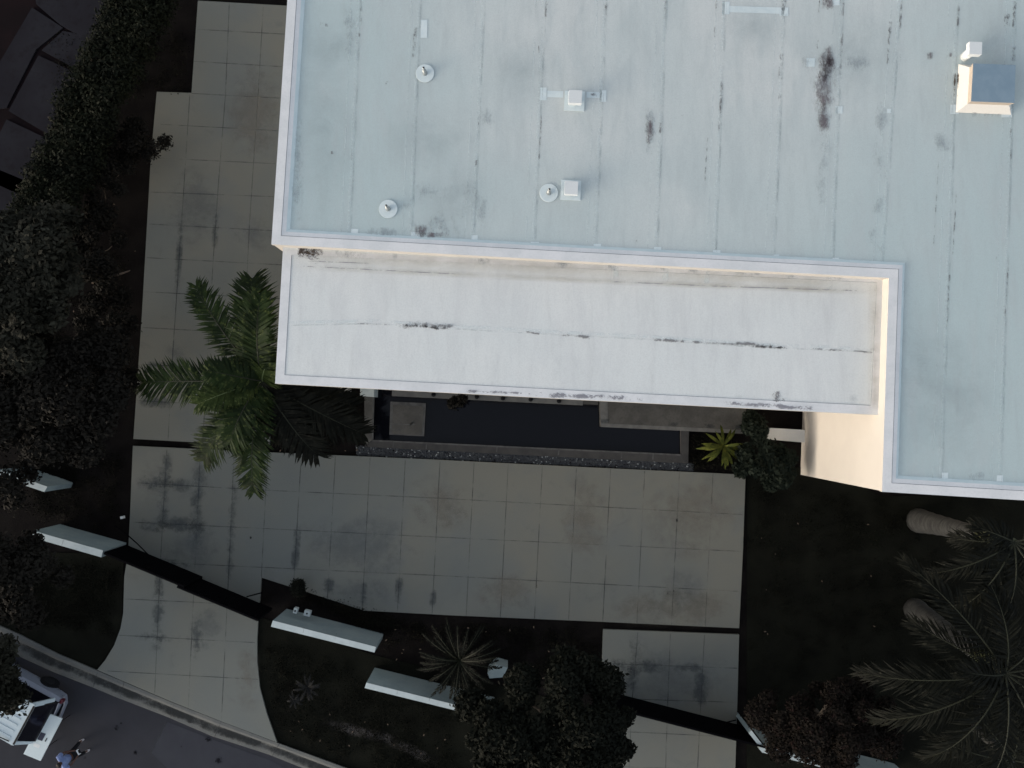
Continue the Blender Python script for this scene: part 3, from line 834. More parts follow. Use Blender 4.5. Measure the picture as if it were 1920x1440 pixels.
# ------------------------------------------------------------------ gates
def gate(a, b, label, split=None, off=.12):
    A, B = P(*a, 0), P(*b, 0)
    d = (B - A).normalized(); nv = Vector((-d.y, d.x, 0))
    e = empty('driveway_gate', (A + B) / 2, label, 'gate', 'black driveway gates')
    segs = [(0, split + .02, 0), (split - .02, 1, off)] if split else [(0, 1, 0)]
    L = (B - A).length
    for s0, s1, of in segs:
        p = A + d * L * s0 + nv * of; q = A + d * L * s1 + nv * of
        mb = MB(); c = (p + q) / 2; hl = d * (q - p).length / 2
        mb.box((c.x, c.y, .93), hl, nv * .012, (0, 0, .85), M['gate'])
        k = .16
        while k < 1.72:
            mb.box((c.x + nv.x * .022, c.y + nv.y * .022, k), hl * .985, nv * .012, (0, 0, .055), M['gate']); k += .16
        mb.build('leaf_panel', e)
        mb = MB()
        mb.box((c.x, c.y, 1.80), hl, nv * .04, (0, 0, .03), M['gate'])
        mb.box((c.x, c.y, .05), hl, nv * .04, (0, 0, .03), M['gate'])
        for t in (-1, 0, 1):
            cc = c + hl * t * .985
            mb.box((cc.x, cc.y, .93), d * .04, nv * .045, (0, 0, .84), M['gate'])
        mb.build('gate_frame', e)
    return e
g1 = gate((238, 1023), (512, 1137), 'long black solid gate closing the left driveway', .5, -.1)
g2 = gate((1120, 1292), (1408, 1366), 'black gate closing the right driveway beside the big dark tree')
def rod(pts, z, par):
    mb = MB(); mb.tube([P(a, b, zz) for (a, b), zz in zip(pts, z)], .025, M['gate'], 6); mb.build('gate_arm', par)
rod([(216, 986), (240, 1004), (258, 1020), (280, 1042)], [.5, .6, .7, .8], g1)
rod([(492, 1111), (462, 1119)], [.5, .7], g1)
rod([(1380, 1350), (1356, 1356)], [.5, .7], g2)

# ------------------------------------------------------------------ foliage
def leaves(name, m, lobes, n, size, parent, seed, flatn=.5, aspect=.5, shell=.55, twist=1.0):
    r = np.random.default_rng(seed)
    lobes = np.array(lobes, float)           # x y z rx ry rz
    wgt = lobes[:, 3] * lobes[:, 4]; wgt = wgt / wgt.sum()
    k = r.choice(len(lobes), n, p=wgt)
    d = r.normal(size=(n, 3)); d[:, 2] = np.where(r.random(n) < .75, np.abs(d[:, 2]), d[:, 2])
    d /= np.linalg.norm(d, axis=1)[:, None]
    rad = shell + (1 - shell) * r.random(n) ** .6
    rad *= 1 + .12 * r.normal(size=n)
    c = lobes[k, :3] + d * lobes[k, 3:6] * rad[:, None]
    nrm = d * (1 - flatn) + np.array([0, 0, 1]) * flatn + r.normal(size=(n, 3)) * .5 * twist
    nrm /= np.linalg.norm(nrm, axis=1)[:, None]
    t = np.cross(nrm, r.normal(size=(n, 3))); t /= np.linalg.norm(t, axis=1)[:, None]
    b = np.cross(nrm, t)
    s = size * r.uniform(.6, 1.4, n)[:, None]
    v = np.stack([c - t * s, c - b * s * aspect + nrm * s * .1, c + t * s, c + b * s * aspect + nrm * s * .1], 1).reshape(-1, 3)
    me = bpy.data.meshes.new(name)
    me.vertices.add(n * 4); me.vertices.foreach_set('co', v.ravel())
    me.loops.add(n * 4); me.loops.foreach_set('vertex_index', np.arange(n * 4))
    me.polygons.add(n); me.polygons.foreach_set('loop_start', np.arange(n) * 4)
    me.polygons.foreach_set('loop_total', np.full(n, 4))
    me.update(calc_edges=True)
    me.materials.append(m)
    o = bpy.data.objects.new(name, me); COL.objects.link(o)
    if parent is not None:
        o.parent = parent; o.matrix_parent_inverse = Matrix.Translation(-parent.location)
    return o

def lobecloud(cx, cy, cz, rx, ry, rz, n, lr, seed):
    """lobes spread over an uneven crown"""
    r = random.Random(seed); out = []
    for i in range(n):
        a = i * 2.39996 + r.uniform(-.4, .4); q = math.sqrt((i + .5) / n) * r.uniform(.85, 1.05)
        s = lr * r.uniform(.6, 1.3)
        out.append((cx + math.cos(a) * q * rx, cy + math.sin(a) * q * ry, cz + rz * (1 - q * q) * r.uniform(.4, 1.1) + r.uniform(-.3, .3), s, s, s * .7))
    return out

def tree(name, px, py, z, rx, ry, mleaf, label, cat, n, size, seed, nl=14, lr=.8, rz=1.2, flatn=.5, group=None, base=None, tr=.14, twist=1.0, shell=.55):
    c = P(px, py, z)
    k = (CAM_H - 0) / (CAM_H - z)
    g0 = P(px, py, 0)
    b = base or Vector((lerp(c.x, g0.x, .75), lerp(c.y, g0.y, .75), 0))
    e = empty(name, (b.x, b.y, 0), label, cat, group)
    lobes = lobecloud(c.x, c.y, z, rx, ry, rz, nl, lr, seed)
    leaves('crown', mleaf, lobes, n, size, e, seed, flatn=flatn, twist=twist, shell=shell)
    mb = MB()
    top = Vector((c.x, c.y, z - .1))
    mb.tube([b + Vector((0, 0, -.05)), lerp(b, top, .35), lerp(b, top, .7)], [tr, tr * .8, tr * .6], M['trunk'], 8)
    for l in lobes[::2]:
        q = Vector(l[:3]); f = lerp(b, top, random.Random(int(l[0] * 99)).uniform(.35, .7))
        mb.tube([f, lerp(f, q, .5) + Vector((0, 0, -.2)), q], [tr * .5, tr * .3, tr * .12], M['trunk'], 5)
    mb.build('trunk', e)
    return e

# left side trees (shades of olive and brown)
tree('garden_tree', 55, 500, 5.0, 2.3, 1.9, M['leafa'], 'round olive-green tree at the left edge, north of the brownish trees', 'tree', 26000, .10, 11, nl=18, lr=.75, twist=.8)
tree('garden_tree', 20, 600, 5.2, 1.9, 1.5, M['leafa'], 'smaller olive-green tree just south of the round one at the left edge', 'tree', 15000, .10, 12, nl=12, lr=.7)
tree('feathery_tree', 85, 735, 4.2, 2.9, 2.6, M['leafb'], 'wide brownish feathery tree between the olive trees and the walls', 'tree', 30000, .085, 13, nl=26, lr=.75, flatn=.3, shell=.3)
tree('feathery_tree', 22, 905, 4.0, 1.25, .7, M['leafb'], 'sparse brownish tree growing between the two leftmost white walls', 'tree', 2600, .08, 14, nl=12, lr=.5, flatn=.3, shell=.1)
tree('feathery_tree', 40, 1082, 4.2, 1.6, 1.6, M['leafb'], 'loose brownish tree in front of the wall beside the long gate', 'tree', 14000, .08, 15, nl=14, lr=.6, flatn=.3, shell=.3)
tree('street_tree', -22, 1262, 4.8, 1.35, 1.15, M['leafa'], 'olive-green street tree hanging over the parked white car', 'tree', 12000, .085, 16, nl=12, lr=.6, shell=.4)
tree('garden_shrub', 250, 265, 1.0, 1.3, .7, M['leafb'], 'low brownish shrub reaching over the edge of the left patio', 'shrub', 5000, .06, 17, nl=9, lr=.4, rz=.5, tr=.04, shell=.2)
tree('garden_shrub', 170, 480, 1.2, 1.7, 1.6, M['leafb'], 'dark brown shrub mass beside the fallen pale stick', 'shrub', 7000, .07, 18, nl=12, lr=.5, rz=.5, tr=.05, shell=.2)
tree('garden_shrub', 200, 640, 1.2, 1.2, 2.2, M['leafb'], 'dark brown shrub along the patio below the pale stick', 'shrub', 6000, .07, 19, nl=12, lr=.5, rz=.5, tr=.05, shell=.2)
tree('garden_shrub', 190, 340, 1.1, 1.7, 1.5, M['leafb'], 'dark brown shrub between hedge and left patio', 'shrub', 6000, .07, 20, nl=12, lr=.5, rz=.5, tr=.05, shell=.2)
# hedge
e = empty('boundary_hedge', P(170, 200, 0), 'tall dark leafy hedge between the neighbouring paving and the left patio', 'hedge')
hl = []
rr = random.Random(8)
for i in range(46):
    t = i / 45
    x, y = lerp(290, 70, t), lerp(-60, 420, t)
    for s in (-30, 0, 32):
        c = P(x + s * .9 + rr.uniform(-8, 8), y + s * .45 + rr.uniform(-8, 8), 2.2)
        hl.append((c.x, c.y, 2.1 + rr.uniform(-.3, .3), .6, .6, .5))
leaves('foliage', M['leafh'], hl, 42000, .07, e, 9, flatn=.5)
for i in range(8):
    mb = MB()
    c = P(lerp(285, 90, i / 7), lerp(-40, 380, i / 7), 0)
    mb.tube([c, c + Vector((.05, 0, 1.2)), c + Vector((0, .1, 2.1))], [.06, .05, .03], M['trunk'], 6)
    mb.build('stem', e)

# big dark tree, bottom centre
tree('shade_tree', 1035, 1362, 5.0, 2.95, 2.3, M['leafc'], 'big dark round-leaved tree between the two driveways at the bottom edge', 'tree', 66000, .08, 21, nl=46, lr=.5, rz=1.2, tr=.2, shell=.35)
tree('red_leaf_tree', 1545, 1350, 3.6, 2.5, 1.6, M['leafr'], 'reddish-brown bushy tree behind the angled white wall', 'tree', 42000, .055, 22, nl=40, lr=.45, rz=1.2, flatn=.4)
tree('garden_shrub', 1432, 868, 1.1, 1.25, .7, M['leafs'], 'dark green broad-leaved shrub below the rounded cream garden wall', 'shrub', 3400, .11, 23, nl=20, lr=.3, rz=.5, tr=.05, flatn=.7, shell=.1)
tree('garden_shrub', 1455, 893, .9, .5, .3, M['leafs'], 'dark green shrub at the foot of the tall cream wall', 'shrub', 2600, .085, 24, nl=9, lr=.32, rz=.4, tr=.04, flatn=.7)
tree('garden_shrub', 1412, 806, .9, .35, .6, M['leafs'], 'dark green shrub beside the end of the grey terrace', 'shrub', 1800, .085, 25, nl=7, lr=.3, rz=.4, tr=.04, flatn=.7)
tree('clipped_shrub', 562, 1099, .5, .12, .12, M['leafc'], 'small round dark shrub on the driveway edge above the wall with fixtures', 'shrub', 1800, .04, 26, nl=5, lr=.24, rz=.2, tr=.03)
tree('potted_shrub', 858, 752, .7, .3, .22, M['leafb'], 'small brownish plant growing over the pool edge of the pale walkway', 'plant', 900, .06, 27, nl=5, lr=.18, rz=.2, tr=.02)

def frond(mb, base, az, L, e0, droop, ll, n, m, mr, rnd, hang=.5, wl=.035, fwd=.9, pw=.7):
    pts = []; p = Vector(base); el = e0
    steps = 14; seg = L / steps
    for i in range(steps + 1):
        pts.append(p.copy())
        el2 = el - droop * ((i / steps) ** 1.2)
        p = p + Vector((math.cos(az) * math.cos(el2), math.sin(az) * math.cos(el2), math.sin(el2))) * seg
    mb.tube(pts, [.035 * (1 - .85 * i / steps) for i in range(steps + 1)], mr, 5, False)
    for i in range(n):
        t = .08 + .92 * i / (n - 1)
        f = t * steps; k = min(int(f), steps - 1); q = lerp(pts[k], pts[k + 1], f - k)
        tg = (pts[k + 1] - pts[k]).normalized()
        side = tg.cross(Vector((0, 0, 1)))
        if side.length < .05: side = Vector((math.sin(az), -math.cos(az), 0))
        side.normalize(); up = side.cross(tg)
        prof = math.sin(math.pi * (.12 + .80 * t)) ** pw
        for s in (-1, 1):
            l = ll * prof * rnd.uniform(.8, 1.1)
            a = fwd * rnd.uniform(.75, 1.25) * (.5 + .8 * t)
            dr = (side * s * math.cos(a) + tg * math.sin(a) + up * rnd.uniform(.0, .35)).normalized()
            w_ = wl * rnd.uniform(.7, 1.2)
            wv = dr.cross(up + Vector((rnd.uniform(-.4, .4), rnd.uniform(-.4, .4), .2))).normalized() * w_
            mpt = q + dr * l * .5 + Vector((0, 0, -l * .12 * hang))
            tip = q + dr * l * .92 + Vector((0, 0, -l * .55 * hang * rnd.uniform(.5, 1.3)))
            b = len(mb.v)
            mb.v += [tuple(q - wv * .5), tuple(q + wv * .5), tuple(mpt + wv), tuple(mpt - wv), tuple(tip)]
            mi = mb.mi(m)
            mb.f += [(b, b + 1, b + 2, b + 3), (b + 3, b + 2, b + 4)]; mb.m += [mi, mi]; mb.uv += [[(0, 0)] * 4, [(0, 0)] * 3]

def palm(base, top, tr0, tr1, fr, label, m, mr, ll, n, seed, shaft=0, wl=.035, hang=.5, rings=False):
    """fr: list of (azimuth deg in the picture, length, start elevation, droop)"""
    rnd = random.Random(seed)
    e = empty('palm_tree', (base.x, base.y, 0), label, 'palm tree', 'palm trees around the house')
    mb = MB()
    N = 14
    pts = [lerp(base, top, i / N) for i in range(N + 1)]
    rad = [lerp(tr0, tr1, (i / N) ** .7) * (1.0 + (.05 if i % 2 else 0)) for i in range(N + 1)]
    mb.tube(pts, rad, M['ptrunk'], 14); mb.build('trunk', e, True)
    ctop = top
    if shaft:
        mb = MB(); ctop = top + (top - base).normalized() * shaft
        mb.tube([top, lerp(top, ctop, .3), ctop], [tr1 * 1.12, tr1, tr1 * .5], M['shaft'], 12); mb.build('crownshaft', e, True)
    for f in fr:
        az, L, e0, dr = f[:4]
        mm = f[4] if len(f) > 4 else m
        mb = MB()
        frond(mb, ctop, R(az), L, R(e0), R(dr), ll * (f[5] if len(f) > 5 else 1), n, mm, M['rachy'] if mm is M['palmy'] else mr, rnd, hang, wl, .66 if seed == 31 else .9, .42 if seed == 31 else .7)
        mb.build('frond', e)
    return e

ct = P(492, 715, 4.7)
bb = P(566, 768, 0)
palm(bb, ct, .17, .13,
     [(180, 5.0, 14, 62, M['palmf'], 1.1), (97, 3.9, 28, 72, M['palmf'], 1.15), (84, 3.2, 50, 60), (127, 4.5, 18, 60, M['palmf'], .9), (262, 4.3, 12, 62, M['palmf'], .9), (229, 4.1, 8, 60),
      (203, 2.3, 48, 60, M['palmy'], .75), (168, 1.9, 60, 60, M['palmf'], .8), (60, 1.2, 60, 60, M['palmy']), (245, 2.6, 40, 80),
      (302, 3.6, 6, 70, M['palmd']), (330, 4.3, 0, 60, M['palmd']), (344, 3.6, -5, 60, M['palmd']), (285, 2.6, 0, 80, M['palmd']), (318, 2.6, 0, 60, M['palmd'])],
     'bright green feather palm at the left end of the lower roof', M['palmf'], M['rach'], 1.08, 78, 31, wl=.046, hang=.45)
palm(P(1722, 976, 0), P(1842, 1003, 4.9), .50, .25,
     [(158, 1.5, 35, 80), (178, 1.9, 25, 85), (205, 3.0, 20, 80), (235, 3.2, 20, 80), (20, 3.2, 30, 70), (262, 3.0, 25, 80), (290, 3.2, 30, 80), (320, 3.2, 30, 80), (350, 3.2, 30, 80)],
     'palm with a thick grey ringed trunk nearest the south wall of the house', M['palmd'], M['rach'], .75, 44, 32, shaft=1.9, wl=.03)
pb, pc = P(1715, 1142, 0), P(1885, 1262, 6.6)
palm(pb, lerp(pb, pc, .74), .46, .24,
     [(130, 4.9, 25, 75), (152, 3.4, 25, 85), (185, 4.7, 15, 75), (209, 4.7, 12, 75), (234, 4.2, 20, 80), (262, 4.2, 25, 80), (102, 3.6, 35, 80), (290, 4.2, 25, 80), (320, 4.2, 25, 80), (350, 4.0, 30, 80), (20, 4.0, 30, 80), (60, 4.0, 35, 80), (170, 2.2, 50, 60)],
     'palm with leaning grey trunk and wide crown, south of the one by the house', M['palmd'], M['rach'], 1.0, 60, 33, shaft=(pc - pb).length * .26, wl=.028)
palm(P(1830, 1365, 0), P(1895, 1425, 3.6), .2, .14,
     [(165, 3.2, 30, 80), (200, 3.4, 20, 80), (130, 3.2, 35, 80), (95, 3.0, 40, 80), (60, 3.0, 35, 80), (230, 3.2, 20, 80), (0, 3.2, 30, 80), (270, 3.2, 20, 80)],
     'dull palm in the lower right corner, mostly fronds', M['palmd'], M['rach'], .8, 46, 34, wl=.028)

def rosette(name, px, py, z, n, L, label, cat, m, mr, seed, e0=35, dr=70, ll=.22, nleaf=26, wl=.012, trunk=.22, hang=.3):
    rnd = random.Random(seed)
    c = P(px, py, z)
    e = empty(name, (c.x, c.y, 0), label, cat)
    mb = MB(); mb.tube([(c.x, c.y, -.05), (c.x, c.y, z - .02)], [trunk, trunk * .8], M['trunk'], 10); mb.build('trunk', e, True)
    for i in range(n):
        mb = MB()
        frond(mb, c, i * 2.39996 + rnd.uniform(-.1, .1), L * rnd.uniform(.85, 1.1), R(e0 + rnd.uniform(-15, 25)), R(dr), ll, nleaf, m, mr, rnd, hang, wl)
        mb.build('frond', e)
rosette('rosette_palm', 862, 1238, 1.6, 30, 1.7, 'dark low palm with a wide ring of stiff fronds over the white wall', 'cycad', M['palmd'], M['rach'], 41, nleaf=30, ll=.22, wl=.018)
rosette('silver_tuft', 578, 1288, .4, 12, .55, 'silvery tuft plant on the dark verge between walls and street', 'plant', M['silver'], M['silver'], 42, ll=.12, nleaf=14, trunk=.05)
rosette('silver_tuft', 553, 1312, .2, 9, .35, 'smaller grey tuft below left of the silvery tuft plant', 'plant', M['silver'], M['silver'], 43, ll=.1, nleaf=10, trunk=.04)
# lime plant: broad strap leaves
def strap(name, px, py, z, n, L, wd, m, label, cat, seed):
    rnd = random.Random(seed); c = P(px, py, z); e = empty(name, (c.x, c.y, 0), label, cat)
    mb = MB(); mb.tube([(c.x, c.y, -.05), (c.x, c.y, z)], .05, M['trunk'], 8); mb.build('stem', e)
    mb = MB()
    for i in range(n):
        az = rnd.choice([rnd.uniform(R(140), R(330)), i * 2.4]); el = R(rnd.uniform(10, 60)); l = L * rnd.uniform(.7, 1.1)
        pts = []; p = c.copy()
        for k in range(7):
            pts.append(p.copy()); ee = el - R(70) * (k / 6)
            p = p + Vector((math.cos(az) * math.cos(ee), math.sin(az) * math.cos(ee), math.sin(ee))) * l / 6
        sd_ = Vector((-math.sin(az), math.cos(az), 0))
        ws = [.25, .55, .8, 1, 1, .7, .1]
        for k in range(6):
            mb.face([pts[k] - sd_ * wd * ws[k], pts[k + 1] - sd_ * wd * ws[k + 1], pts[k + 1] + sd_ * wd * ws[k + 1], pts[k] + sd_ * wd * ws[k]], m)
    mb.build('leaves', e)
strap('lime_plant', 1356, 836, .9, 26, 1.05, .06, M['lime'], 'yellow-green strap-leaved plant beside the right end of the pool', 'plant', 44)

# ground cover on the dark beds
def cover(name, polys, n, size, m, seed, z=-.02, label='', cat=''):
    r = np.random.default_rng(seed); lob = []
    per = n // len(polys); lobes = []
    for q in polys:
        w4 = PP(q, 0)
        for i in range(per // 40):
            a, b = r.random(), r.random()
            p = lerp(lerp(w4[0], w4[1], a), lerp(w4[3], w4[2], a), b)
            s = r.uniform(.15, .5)
            lobes.append((p.x, p.y, z, s, s, s * .35))
    o = leaves(name, m, lobes, n, size, None, seed, flatn=.6, shell=.1)
    tag(o, label, cat, kind='stuff')
cover('ground_cover', [[(100, 60), (340, 60), (350, 170), (100, 170)], [(0, 400), (230, 430), (225, 820), (0, 820)], [(60, 830), (222, 840), (218, 1010), (60, 960)], [(700, 1195), (900, 1175), (1120, 1190), (1120, 1290)],
                       [(520, 840), (675, 842), (680, 750), (525, 745)], [(1300, 820), (1380, 830), (1380, 878), (1300, 872)], [(560, 1112), (680, 1155), (800, 1180), (720, 1180)]], 34000, .035, M['gc'], 51,
      label='low dark ground-cover leaves on the soil of the planting beds', cat='ground cover')
cover('lawn_grass', [[(1410, 905), (1700, 945), (1900, 1300), (1410, 1300)], [(490, 1190), (860, 1330), (860, 1500), (520, 1370)], [(0, 1050), (215, 1060), (205, 1190), (0, 1150)]], 50000, .03, M['lawn'], 52,
      label='short dark grass on the lawns beside the drives', cat='grass')
mb = MB(); r = random.Random(6)
for q, n_ in (([(700, 1160), (1130, 1180), (1180, 1300), (700, 1250)], 26), ([(520, 1330), (860, 1360), (860, 1438), (540, 1380)], 14), ([(500, 860), (690, 845), (690, 840), (500, 845)], 4), ([(1420, 960), (1640, 960), (1640, 1240), (1420, 1240)], 10), ([(100, 200), (290, 180), (240, 880), (100, 880)], 16)):
    w4 = PP(q, 0)
    for i in range(n_):
        a, b = r.random(), r.random(); p = lerp(lerp(w4[0], w4[1], a), lerp(w4[3], w4[2], a), b); s = r.uniform(.03, .06); t = r.uniform(0, 6)
        mb.face([(p.x + math.cos(t + k * 1.57) * s * (1 if k % 2 else .45), p.y + math.sin(t + k * 1.57) * s * (1 if k % 2 else .45), .04) for k in range(4)], M['stick'])
o = mb.build('fallen_leaves'); tag(o, 'scattered pale fallen leaves on the dark beds and lawn', 'fallen leaves', kind='stuff')
# dim bare strip in the lower verge
mb = MB()
mb.strip(PP([(600, 1352), (650, 1366), (720, 1382), (770, 1406), (830, 1436)], -.02), .5, decal_mat('bare_soil', (.10, .09, .085), .9, 1.5, .3, .65, 1.3, 3))
struct('bare_soil_path', mb)

# pale stick
mb = MB()
mb.tube([P(172, 531, 1.2), P(205, 520, 1.25), P(228, 513, 1.2), P(244, 507, 1.15)], [.035, .05, .045, .02], M['stick'], 6)
tag(mb.build('fallen_branch'), 'pale bare branch lying over the dark shrubs left of the patio', 'branch')
mb = MB(); c = P(230, 970, .15)
mb.box(c, (.05, .01, 0), (-.01, .05, 0), (0, 0, .1), M['vwhite']); 
o = mb.build('marker_post'); tag(o, 'tiny white marker post beside the left edge of the driveway', 'post')
bv = o.modifiers.new('b', 'BEVEL'); bv.width = .02

# ------------------------------------------------------------------ car
rc = (P(62.7, 1321.9, 1.85) + P(23, 1397.7, 1.85)) / 2
fdir = Vector((-.886, .464, 0)).normalized(); rdir = Vector((fdir.y, -fdir.x, 0)) * 1.0
if rdir.y < 0: rdir = -rdir
org = Vector((rc.x, rc.y, 0)) - fdir * .55
def C(x, y, z): return org + fdir * x + rdir * y + Vector((0, 0, z))   # x forward from the rear, y to the right side
car = empty('parked_car', org + fdir * 2.5, 'white car with a ribbed roof parked at the kerb, tail towards the folding table', 'car')
def loft(mb, secs, m, close=True):
    for a, b in zip(secs[:-1], secs[1:]):
        k = len(a)
        for i in range(k if close else k - 1):
            j = (i + 1) % k
            mb.face([C(*a[i]), C(*a[j]), C(*b[j]), C(*b[i])], m)
mb = MB()
def sec(x, hw, zb, zt, r=.12):
    return [(x, -hw + .05, zb), (x, -hw, zb + .2), (x, -hw, zt - r), (x, -hw + r * 1.4, zt), (x, hw - r * 1.4, zt), (x, hw, zt - r), (x, hw, zb + .2), (x, hw - .05, zb)]
S = [sec(.02, .82, .42, .80), sec(.12, .95, .38, .90), sec(.5, 1.03, .34, 1.0), sec(1.6, 1.06, .32, 1.05), sec(3.6, 1.05, .32, 1.03), sec(4.6, .97, .34, .98), sec(5.0, .86, .38, .86), sec(5.12, .7, .42, .78)]
loft(mb, S, M['carg'])
mb.face([C(*p) for p in S[0]], M['carg']); mb.face([C(*p) for p in S[-1]], M['carg'])
o = mb.build('body', car)
# greenhouse
gb = [(.28, .86, 1.04), (3.5, .90, 1.03)]; gt = [(.62, .70, 1.76), (2.9, .72, 1.76)]
mb = MB()
lo = [(.04, -.84, .915), (.04, .84, .915), (.28, .90, 1.02), (3.6, .94, 1.02), (3.6, -.94, 1.02), (.28, -.90, 1.02)]
hi = [(.60, -.74, 1.78), (.60, .74, 1.78), (.62, .78, 1.78), (2.8, .76, 1.78), (2.8, -.76, 1.78), (.62, -.78, 1.78)]
for i in range(6):
    j = (i + 1) % 6
    mb.face([C(*lo[i]), C(*lo[j]), C(*hi[j]), C(*hi[i])], M['glass'])
mb.build('window', car)
def bar(a, b, wdt, m, t=.03):
    a, b = C(*a), C(*b); d = (b - a); mid = (a + b) / 2
    s = d.cross(Vector((0, 0, 1)))
    s = s.normalized() if s.length > .01 else rdir
    u = s.cross(d).normalized()
    mb.box(mid, d / 2, s * wdt, u * t, m)
for s in (-1, 1):
  for k_ in range(3):
    mb = MB()
    if k_ == 0: bar((.22, s * .90, 1.02), (.60, s * .80, 1.79), .085, M['carw'])
    if k_ == 1: bar((1.6, s * .895, 1.05), (1.6, s * .785, 1.78), .04, M['carw'])
    if k_ == 2: bar((3.55, s * .89, 1.03), (2.8, s * .77, 1.78), .05, M['carw'])
    mb.build('pillar', car)
mb = MB()
rp = [(.50, -.84), (.50, .84), (.60, .86), (2.8, .80), (2.9, .70), (2.9, -.70), (2.8, -.80), (.60, -.86)]
mb.prism([W2(C(a, b, 0)) for a, b in rp], 1.77, 1.83, M['carw'])
k = -.62
for i in range(6):
    mb.box(C(1.75, k, 1.835), fdir * 1.0, rdir * .035, (0, 0, .012), M['carw']); k += .248
o = mb.build('roof', car); bv = o.modifiers.new('b', 'BEVEL'); bv.width = .015; bv.segments = 2
for s in (-1, 1):
    mb = MB(); mb.tube([C(.72, s * .76, 1.86), C(1.2, s * .77, 1.90), C(2.6, s * .74, 1.90), C(2.85, s * .7, 1.84)], .022, M['black'], 6); mb.build('roof_rail', car)
mb = MB(); mb.box(C(.52, 0, 1.84), fdir * .035, rdir * .80, (0, 0, .012), M['black']); mb.build('spoiler_strip', car)
mb = MB()
bp = [[(.10, -.96, z), (-.08, -.70, z), (-.15, 0, z), (-.08, .70, z), (.10, .96, z), (.40, 1.0, z), (.40, -1.0, z)] for z in (.38, .62)]
for z0, z1 in ((0, 1),):
    a, b = bp
    for i in range(7):
        j = (i + 1) % 7
        mb.face([C(*a[i]), C(*a[j]), C(*b[j]), C(*b[i])], M['carg'])
    mb.face([C(*p) for p in b], M['black'])
mb.build('bumper', car)
mb = MB(); mb.tube([C(.10, .96, .64), C(-.08, .70, .65), C(-.15, 0, .66), C(-.08, -.70, .65), C(.10, -.96, .64)], .028, M['chrome'], 6)
mb.tube([C(.06, .82, .93), C(-.0, .5, .94), C(-.03, 0, .945), C(-.0, -.5, .94), C(.06, -.82, .93)], .022, M['chrome'], 6); mb.build('bumper_trim', car)
for s in (-1, 1):
    mb = MB(); mb.box(C(.02, s * .86, .76), fdir * .05, rdir * .08, (0, 0, .09), M['red']); mb.build('tail_light', car)
for x in (.95, 3.95):
    for s in (-1, 1):
        mb = MB(); c0, c1 = C(x, s * .80, .36), C(x, s * 1.08, .36)
        mb.tube([c0, c1], .37, M['black'], 20); wo = mb.build('wheel', car, False)
        mb = MB(); mb.tube([c1, c1 + rdir * s * .012], .22, M['trouser'], 12); mb.build('rim', wo)

# ------------------------------------------------------------------ folding table, tablet
TZ = 1.02
tb = PP([(84.6, 1335.7), (116.7, 1347.4), (75.8, 1426.9), (43.8, 1413.8)], TZ)
c = sum(tb, Vector()) / 4
tab = empty('folding_table', (c.x, c.y, 0), 'white folding table standing behind the parked car', 'table')
mb = MB(); mb.prism([W2(p) for p in tb], TZ - .045, TZ, M['table']); o = mb.build('tabletop', tab); bv = o.modifiers.new('b', 'BEVEL'); bv.width = .015; bv.segments = 2
for p in tb:
    q = lerp(p, c, .4); mb = MB(); mb.tube([(q.x, q.y, -.04), (q.x, q.y, TZ - .05)], .014, M['black'], 8); mb.build('leg', tab)
ud = (tb[3] - tb[0]).normalized(); vd = (tb[1] - tb[0]).normalized()
def onb(name, px, py, l, wd, h, m, label, cat):
    mb = MB(); mb.box(P(px, py, TZ) + Vector((0, 0, h / 2 + .001)), ud * l, vd * wd, (0, 0, h / 2), m)
    o = mb.build(name); tag(o, label, cat); bv = o.modifiers.new('b', 'BEVEL'); bv.width = min(.004, h * .3)
    return o
onb('tablet_case', 78, 1381, .15, .10, .012, M['shirt'], 'dark blue tablet lying in the middle of the folding table', 'tablet').data.materials[0] = flat('tablet_screen', (.03, .035, .06), .3)
onb('phone', 86.5, 1387, .075, .018, .012, M['black'], 'slim black remote lying right of the tablet on the table', 'remote control')
onb('charger', 68.3, 1381, .03, .025, .025, M['black'], 'small black charger block left of the tablet on the table', 'charger')
onb('paper_sheet', 69, 1398, .07, .12, .002, M['vwhite'], 'pale paper sheet lying below the tablet on the table', 'paper')

# ------------------------------------------------------------------ person
feet = [P(152.4, 1388.5, 0), P(163.4, 1408.5, 0)]
fc = (feet[0] + feet[1]) / 2
fd = Vector((.86, .5, 0)).normalized(); ld = Vector((-fd.y, fd.x, 0))
per = empty('person', (fc.x, fc.y, 0), 'person in a light blue shirt and dark trousers standing by the white table', 'person')
def skin_obj(name, pts, edges, radii, m, root=0, sub=2):
    me = bpy.data.meshes.new(name)
    me.from_pydata([tuple(p) for p in pts], edges, [])
    me.materials.append(m)
    o = bpy.data.objects.new(name, me); COL.objects.link(o)
    sm = o.modifiers.new('skin', 'SKIN'); sm.use_smooth_shade = True
    sv = me.skin_vertices[0].data if me.skin_vertices else None
    if sv is None:
        me.skin_vertices.new() if hasattr(me.skin_vertices, 'new') else None
        sv = me.skin_vertices[0].data
    for i, r_ in enumerate(radii):
        sv[i].radius = (r_, r_) if not hasattr(r_, '__len__') else r_
        sv[i].use_root = (i == root)
    ss = o.modifiers.new('sub', 'SUBSURF'); ss.levels = sub; ss.render_levels = sub
    o.parent = per; o.matrix_parent_inverse = Matrix.Translation(-per.location)
    return o
lean = Vector((0, 0, 0))
def B(f, l, z): return Vector((fc.x, fc.y, 0)) + fd * f + ld * l + Vector((0, 0, z))
fl, fr_ = .23, -.23
